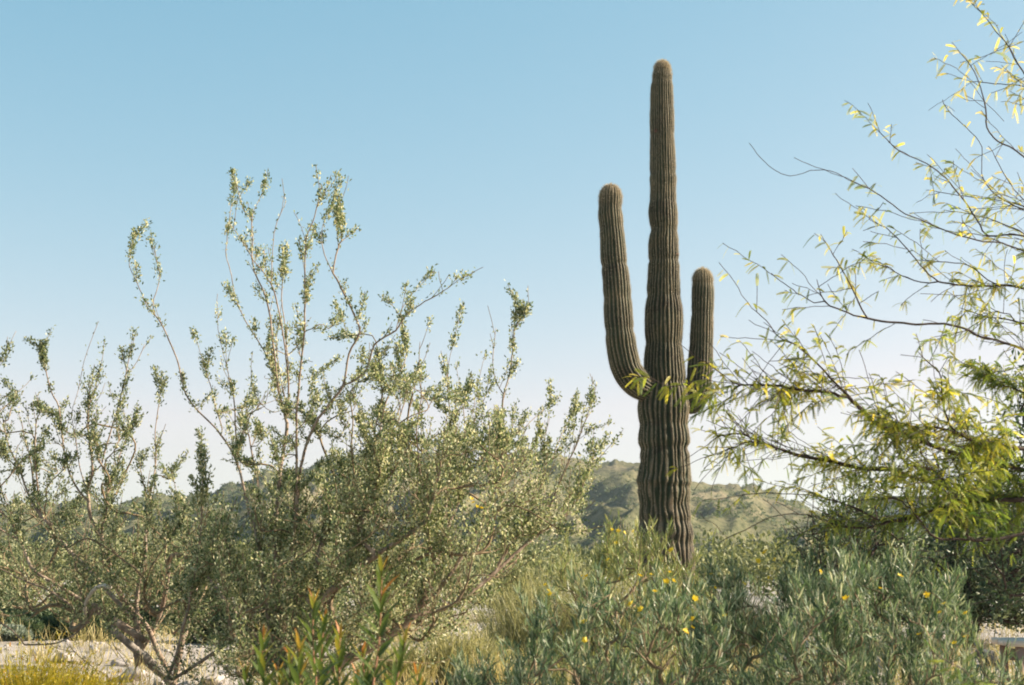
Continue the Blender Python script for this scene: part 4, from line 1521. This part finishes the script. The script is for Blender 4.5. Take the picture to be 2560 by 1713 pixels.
grass_clump('golden green straggly bush in the bottom left corner, nearest on the pale gravel', 70, 1570, 420, 7.2, 4600, M['goldleaf'], 0.0035, 0.5, 'golden_bush', 'bush', (0.012, 0.03), 2.0)
grass_clump('small golden green straggly bush on the gravel, right of the corner one', 240, 1630, 170, 7.4, 1500, M['goldleaf'], 0.0035, 0.5, 'golden_bush', 'bush', (0.012, 0.03), 2.0)
bush('sage_bush', 'small silvery grey bush at the far left edge of the gravel', 'bush', 25, 1572, 120, 14.0, M['silver'], 4500, 0.045, 0.018, None, False, 1.0, 7)
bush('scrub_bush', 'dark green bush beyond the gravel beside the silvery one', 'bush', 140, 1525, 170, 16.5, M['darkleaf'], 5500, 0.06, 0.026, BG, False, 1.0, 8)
rows = [('olive bush behind the broken limb of the leaning shrub', 255, 1450, 230, 18, 'scrub', 6500),
        ('broad olive bush in the gap between the two open shrubs', 400, 1400, 260, 20, 'scrub', 7500),
        ('tall olive bush behind the left stems of the large open shrub', 590, 1370, 260, 19, 'scrub', 7500),
        ('dark olive bush low behind the trunks of the large open shrub', 740, 1430, 250, 15, 'olive2', 6500),
        ('round grey olive bush behind the middle of the large open shrub', 900, 1390, 260, 18, 'scrub', 6500),
        ('olive bush behind the right limbs of the large open shrub', 1060, 1400, 230, 20, 'scrub', 6000),
        ('olive bush at the far left edge below the hill', 40, 1410, 260, 21, 'scrub', 6500),
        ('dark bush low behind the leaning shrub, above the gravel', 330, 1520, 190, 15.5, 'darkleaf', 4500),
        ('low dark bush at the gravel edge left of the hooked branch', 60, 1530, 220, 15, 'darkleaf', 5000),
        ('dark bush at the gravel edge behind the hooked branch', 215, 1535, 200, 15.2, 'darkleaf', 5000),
        ('dark bush above the gravel between the thin upright stems', 520, 1510, 200, 15, 'olive2', 5000)]
for lab, px, ty, w, d, mt, n in rows:
    bush('scrub_bush', lab, 'bush', px, ty, w, d, M[mt], n, 0.06, 0.027, BG)
grass_clump('pale straw coloured feathery tussock left of the saguaro foot', 1440, 1305, 420, 12.5, 3600, M['palegrass'])
grass_clump('low pale green tussock at the edge of the gravel gap', 1120, 1530, 300, 10.5, 2200, M['palegrass'])
grass_clump('low straw yellow tussock right of the saguaro foot', 1800, 1370, 260, 13, 2000, M['palegrass'])
grass_clump('short golden tussock in the gravel gap near the bottom edge', 1230, 1620, 160, 9.0, 1000, M['drygrass'])
bush('scrub_bush', 'olive bush beyond the gravel gap left of the straw bush', 'bush', 1270, 1420, 230, 22, M['scrub'], 6500, 0.07, 0.03, BG)
def loose_shrub(name, label, d, rootpx, poly, n, shoots, per_m, mat, L=0.05, W=0.02, dd=1.0):
    root = at(rootpx, 1600, d)
    root[2] = gz(root[0], d) - 0.03
    o = thing(name, label, 'shrub', root)
    sk = Skel(root)
    for k in range(6):
        a = k * TAU / 6 + R.normal(0, 0.3)
        t = np.linspace(0, 1, 9)[1:, None]
        C = root + np.array([math.cos(a) * 0.45, math.sin(a) * 0.45, 0.9]) * t * R.uniform(0.6, 1.0) + wiggle(8, 0.012)
        sk.path(C, 0, 'stem')
    sk.grow(sample_poly(poly, n, d - dd, d + dd), 0.1, up=0.3)
    sk.shoots(R.integers(10, sk.n, shoots), R.uniform(0.12, 0.42, shoots), 0.7, 0.4, 0.07)
    sk.finish(0.003, 2.2, 0.07)
    sk.build_wood(o, M['darkbark'], M['darkbark'], root, rmin=0.0025)
    mb = MB()
    tip_leaves(mb, sk, 0.4, per_m, L, W, 0.05, 0.25, 0.3, gap=1.6, gs=2.6)
    mb.build('foliage', mat, o, root, 'stuff')


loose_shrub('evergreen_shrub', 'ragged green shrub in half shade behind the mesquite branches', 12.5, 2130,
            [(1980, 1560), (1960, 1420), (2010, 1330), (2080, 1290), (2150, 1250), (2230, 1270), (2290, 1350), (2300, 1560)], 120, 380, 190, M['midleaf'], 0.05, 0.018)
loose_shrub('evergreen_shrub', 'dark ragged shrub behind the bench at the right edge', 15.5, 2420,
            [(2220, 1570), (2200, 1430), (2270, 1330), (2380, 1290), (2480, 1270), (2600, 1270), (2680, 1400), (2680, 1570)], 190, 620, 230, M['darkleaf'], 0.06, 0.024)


def build_dark_tree():
    d = 13.5
    root = at(2690, 1600, d)
    root[2] = gz(root[0], d) - 0.03
    o = thing('evergreen_tree', 'dense dark evergreen tree filling the right edge behind the mesquite', 'tree', root)
    sk = Skel(root)
    sk.trace([(2690, 1590), (2695, 1450), (2680, 1330), (2700, 1200)], 0.1, parent=0, tipfirst=False, kind='trunk')
    poly = [(2480, 1500), (2440, 1350), (2450, 1200), (2490, 1060), (2540, 960), (2640, 900), (2780, 900), (2900, 1000), (2930, 1250), (2880, 1480)]
    sk.grow(sample_poly(poly, 170, d - 1.3, d + 1.3), 0.12, up=0.3)
    sk.shoots(R.integers(10, sk.n, 420), R.uniform(0.2, 0.5, 420), 0.8, 0.2, 0.1)
    sk.finish(0.004, 2.2, 0.14)
    sk.build_wood(o, M['darkbark'], M['darkbark'], root, rmin=0.003)
    mb = MB()
    tip_leaves(mb, sk, 0.5, 170, 0.06, 0.025, 0.07, 0.1, 0.5, gap=1.2, gs=2.0)
    mb.build('foliage', M['darkleaf'], o, root, 'stuff')


build_dark_tree()


# ------------------------------------------------------------------ stones, bench, marker, far building
def rock_mesh(seed, sub=2):
    V, F = ico()
    for _ in range(sub):
        mid, nf, VV = {}, [], V.tolist()
        def mp(a, b):
            k = (min(a, b), max(a, b))
            if k not in mid:
                mid[k] = len(VV)
                v = (np.array(VV[a]) + np.array(VV[b]))
                VV.append((v / np.linalg.norm(v)).tolist())
            return mid[k]
        for a, b, c in F:
            x, y, z = mp(a, b), mp(b, c), mp(c, a)
            nf += [(a, x, z), (b, y, x), (c, z, y), (x, y, z)]
        V, F = np.array(VV), np.array(nf)
    out = []
    for v in V:
        n1 = mnoise.noise(Vector(tuple(v * 1.1)) + Vector((seed * 3.7, seed, 0)))
        n2 = mnoise.noise(Vector(tuple(v * 2.9)) + Vector((seed, 0, seed * 2.1)))
        out.append(v * (1 + 0.55 * n1 + 0.25 * n2))
    V = np.array(out)
    for k in range(9):                                # flat broken faces
        rr = np.random.default_rng(int(seed * 100) + k)
        nrm = norm(rr.normal(0, 1, 3))
        dd = V @ nrm
        lim = 0.50
        V = V - np.outer(np.clip(dd - lim, 0, None), nrm) * 0.85
    return V, F


def rock(label, px, py, w, mat, d=None, flat=0.65, group='pale stones on the gravel', name='stone'):
    if d is None:
        d = 9.0
        for _ in range(30):
            g = gz(at(px, py, d)[0], d)
            d = d - 0.5 * (d - FPX * (CAM[2] - g) / max(20.0, py - 1400.0))
    p = at(px, py, d)
    s = w * d / FPX / 2
    V, F = rock_mesh(px * 0.37 + py * 0.113)
    z = R.random() * TAU
    ca, sa = math.cos(z), math.sin(z)
    V = V @ np.array([[ca, sa, 0], [-sa, ca, 0], [0, 0, 1]]) * [s, s, s * flat]
    me = make_mesh(name, V, F, None, None, None, False)
    o = link(name, me, mat)
    o.location = (p[0], d, gz(p[0], d) + s * flat * 0.35)
    o['label'], o['category'] = label, 'stone'
    if group:
        o['group'] = group
    return o


for lab, px, py, w in [('broad pale stone half sunk in gravel right of the golden bush', 330, 1690, 95), ('flat pale stone behind the golden bushes at the gravel edge', 165, 1645, 70),
                       ('angular pale stone under the broken limb', 300, 1658, 52), ('pale stone left of the hooked branch on the gravel bank', 90, 1632, 48),
                       ('small pale stone beside the base of the leaning shrub', 395, 1664, 34), ('pale stone at the bottom edge between the two open shrubs', 540, 1700, 80),
                       ('rounded pale stone below the broken limb, at the bottom edge', 400, 1706, 60), ('small pale stone on the far gravel bank', 235, 1622, 36),
                       ('pale stone at the foot of the thin upright stems', 470, 1712, 54), ('long flat pale stone in the gravel gap beside the cassia', 1290, 1668, 62),
                       ('small pale stone in the gravel gap below the blue marker', 1262, 1600, 30), ('tiny pale stone at the far end of the gravel gap', 1305, 1575, 22)]:
    rock(lab, px, py, w, M['stone'])
rock('low dark boulder in shade beside the bench', 2480, 1632, 90, M['darkstone'], 12.5, 0.6, None, 'boulder')


def build_bench():
    d = 9.0
    a = at(2512, 1607, d)
    z0 = gz(a[0], d)
    o = thing('bench', 'weathered wooden bench cut off by the right edge of the frame', 'bench', (a[0], d, z0))
    top = a[2]
    Lb = 1.5
    me = None
    for k in range(3):
        m = MB()
        quad_box(m, (Lb / 2, k * 0.125 - 0.06, top - z0), (Lb, 0.112, 0.035), 0.0, 0.5, 0.002)
        m.build('seat_plank', M['plank'], o)
    for x in (0.06, Lb - 0.1):
        for y in (-0.08, 0.2):
            m = MB()
            quad_box(m, (x, y, (top - z0 - 0.02) / 2), (0.04, 0.04, top - z0 - 0.02), 0.0, 0.5, 0.003)
            m.build('leg', M['post'], o)
    m = MB()
    quad_box(m, (Lb / 2, 0.06, top - z0 - 0.075), (Lb - 0.1, 0.04, 0.07))
    m.build('rail', M['post'], o)


build_bench()


def build_marker():
    d = 17.0
    p = at(1293, 1532, d)
    z0 = gz(p[0], d)
    o = thing('garden_marker', 'small blue marker on a grey stake in the dry grass', 'marker', (p[0], d, z0))
    h = p[2] - z0
    m = MB()
    m.add(*tube(np.array([[0, 0, 0.0], [0, 0, h * 0.5], [0.002, 0, h]]), [0.016, 0.015, 0.014], 8))
    m.build('stake', M['greymetal'], o)
    m = MB()
    t = np.linspace(0, math.pi, 7)
    P = np.array([[0, 0, h - 0.01 + 0.042 * k / 6] for k in range(7)])
    m.add(*tube(P, 0.02 * np.sin(np.linspace(0.9, 2.5, 7)) + 0.003, 10))
    m.build('cap', M['bluetag'], o, None, None, True)


build_marker()


def build_house():
    d = 62.0
    a, b = at(2215, 1400, d)[0], at(2640, 1400, d)[0]
    top = at(2300, 1248, d)[2]
    z0 = gz(a, d) - 0.05
    w, h = b - a, top - z0
    o = thing('house', 'pale house wall glimpsed through the mesquite foliage', 'house', (a, d, z0))
    m = MB()
    quad_box(m, (w / 2, 2.5, h / 2), (w, 5.0, h))
    m.build('wall', M['stucco'], o)
    rf = MB()
    V = [(-0.3, -0.4, h + 0.003), (w + 0.3, -0.4, h + 0.003), (w + 0.3, 5.4, h + 0.003), (-0.3, 5.4, h + 0.003), (-0.3, 2.5, h + 0.25), (w + 0.3, 2.5, h + 0.25)]
    rf.add(V, [[0, 4, 3], [1, 2, 5]], [[0, 1, 5, 4], [2, 3, 4, 5], [0, 3, 2, 1]])
    rf.build('roof', M['trim'], o)
    for x in (w * 0.25, w * 0.7):
        m = MB()
        quad_box(m, (x, -0.03, h * 0.55), (0.9, 0.06, 1.1))
        f = m.build('window', M['trim'], o)
        m = MB()
        quad_box(m, (x, -0.065, h * 0.55), (0.74, 0.02, 0.94))
        m.build('pane', M['darkstone'], f)


build_house()


# ------------------------------------------------------------------ uncountable ground stuff
def build_pebbles():
    mb = MB()
    V0, F0 = ico()
    n = 0
    while n < 5200:
        y = 6.0 + 15 * R.random() ** 1.2
        u = -0.40 + 0.79 * R.random()
        x = u * y
        s = 0.006 + 0.03 * R.random() ** 3
        V = V0 * (s * R.uniform(0.7, 1.25, (12, 1))) * [1, 1, 0.65] + [x, y, gz(x, y) + s * 0.2]
        mb.add(V, F0, None, R.random())
        n += 1
    o = mb.build('gravel', M['stone'], None, None, 'stuff')
    o['label'], o['category'] = 'pale loose gravel strewn over the ground', 'gravel'


def build_dry_grass():
    P = []
    for _ in range(620):
        y = 7.0 + 15 * R.random()
        u = -0.38 + 0.76 * R.random()
        x = u * y
        px = CX + u * FPX
        if px < 620 and y < 14.5 and R.random() < 0.6:
            continue
        n = R.integers(18, 55)
        c = np.array([x, y, gz(x, y)])
        P.append(c + R.normal(0, 0.06, (n, 3)) * [1, 1, 0])
    P = np.concatenate(P)
    n = len(P)
    D = norm(R.normal(0, 0.35, (n, 3)) + [0, 0, 1.0])
    mb = MB()
    needle_leaves(mb, P, D, R.uniform(0.10, 0.32, n), 0.005, 0.35)
    o = mb.build('dry_grass', M['drygrass'], None, None, 'stuff')
    o['label'], o['category'] = 'thin dry grass tufts between the shrubs', 'grass'


build_pebbles()
build_dry_grass()
print('triangles', sum(len(o.data.polygons) for o in scene.objects if o.type == 'MESH'))


# ------------------------------------------------------------------ the air
def build_haze():
    m, nt, out = nodes_of('air')
    v = nt.nodes.new('ShaderNodeVolumePrincipled')
    v.inputs['Color'].default_value = (0.78, 0.87, 1.0, 1)
    v.inputs['Density'].default_value = 0.0002
    v.inputs['Anisotropy'].default_value = 0.3
    nt.links.new(v.outputs['Volume'], out.inputs['Volume'])
    mb = MB()
    quad_box(mb, (0, 1900, 34), (7400, 4200, 80))
    o = mb.build('haze', m, None, None, 'stuff')
    o['label'], o['category'] = 'thin pale haze in the air before the hills', 'haze'


build_haze()
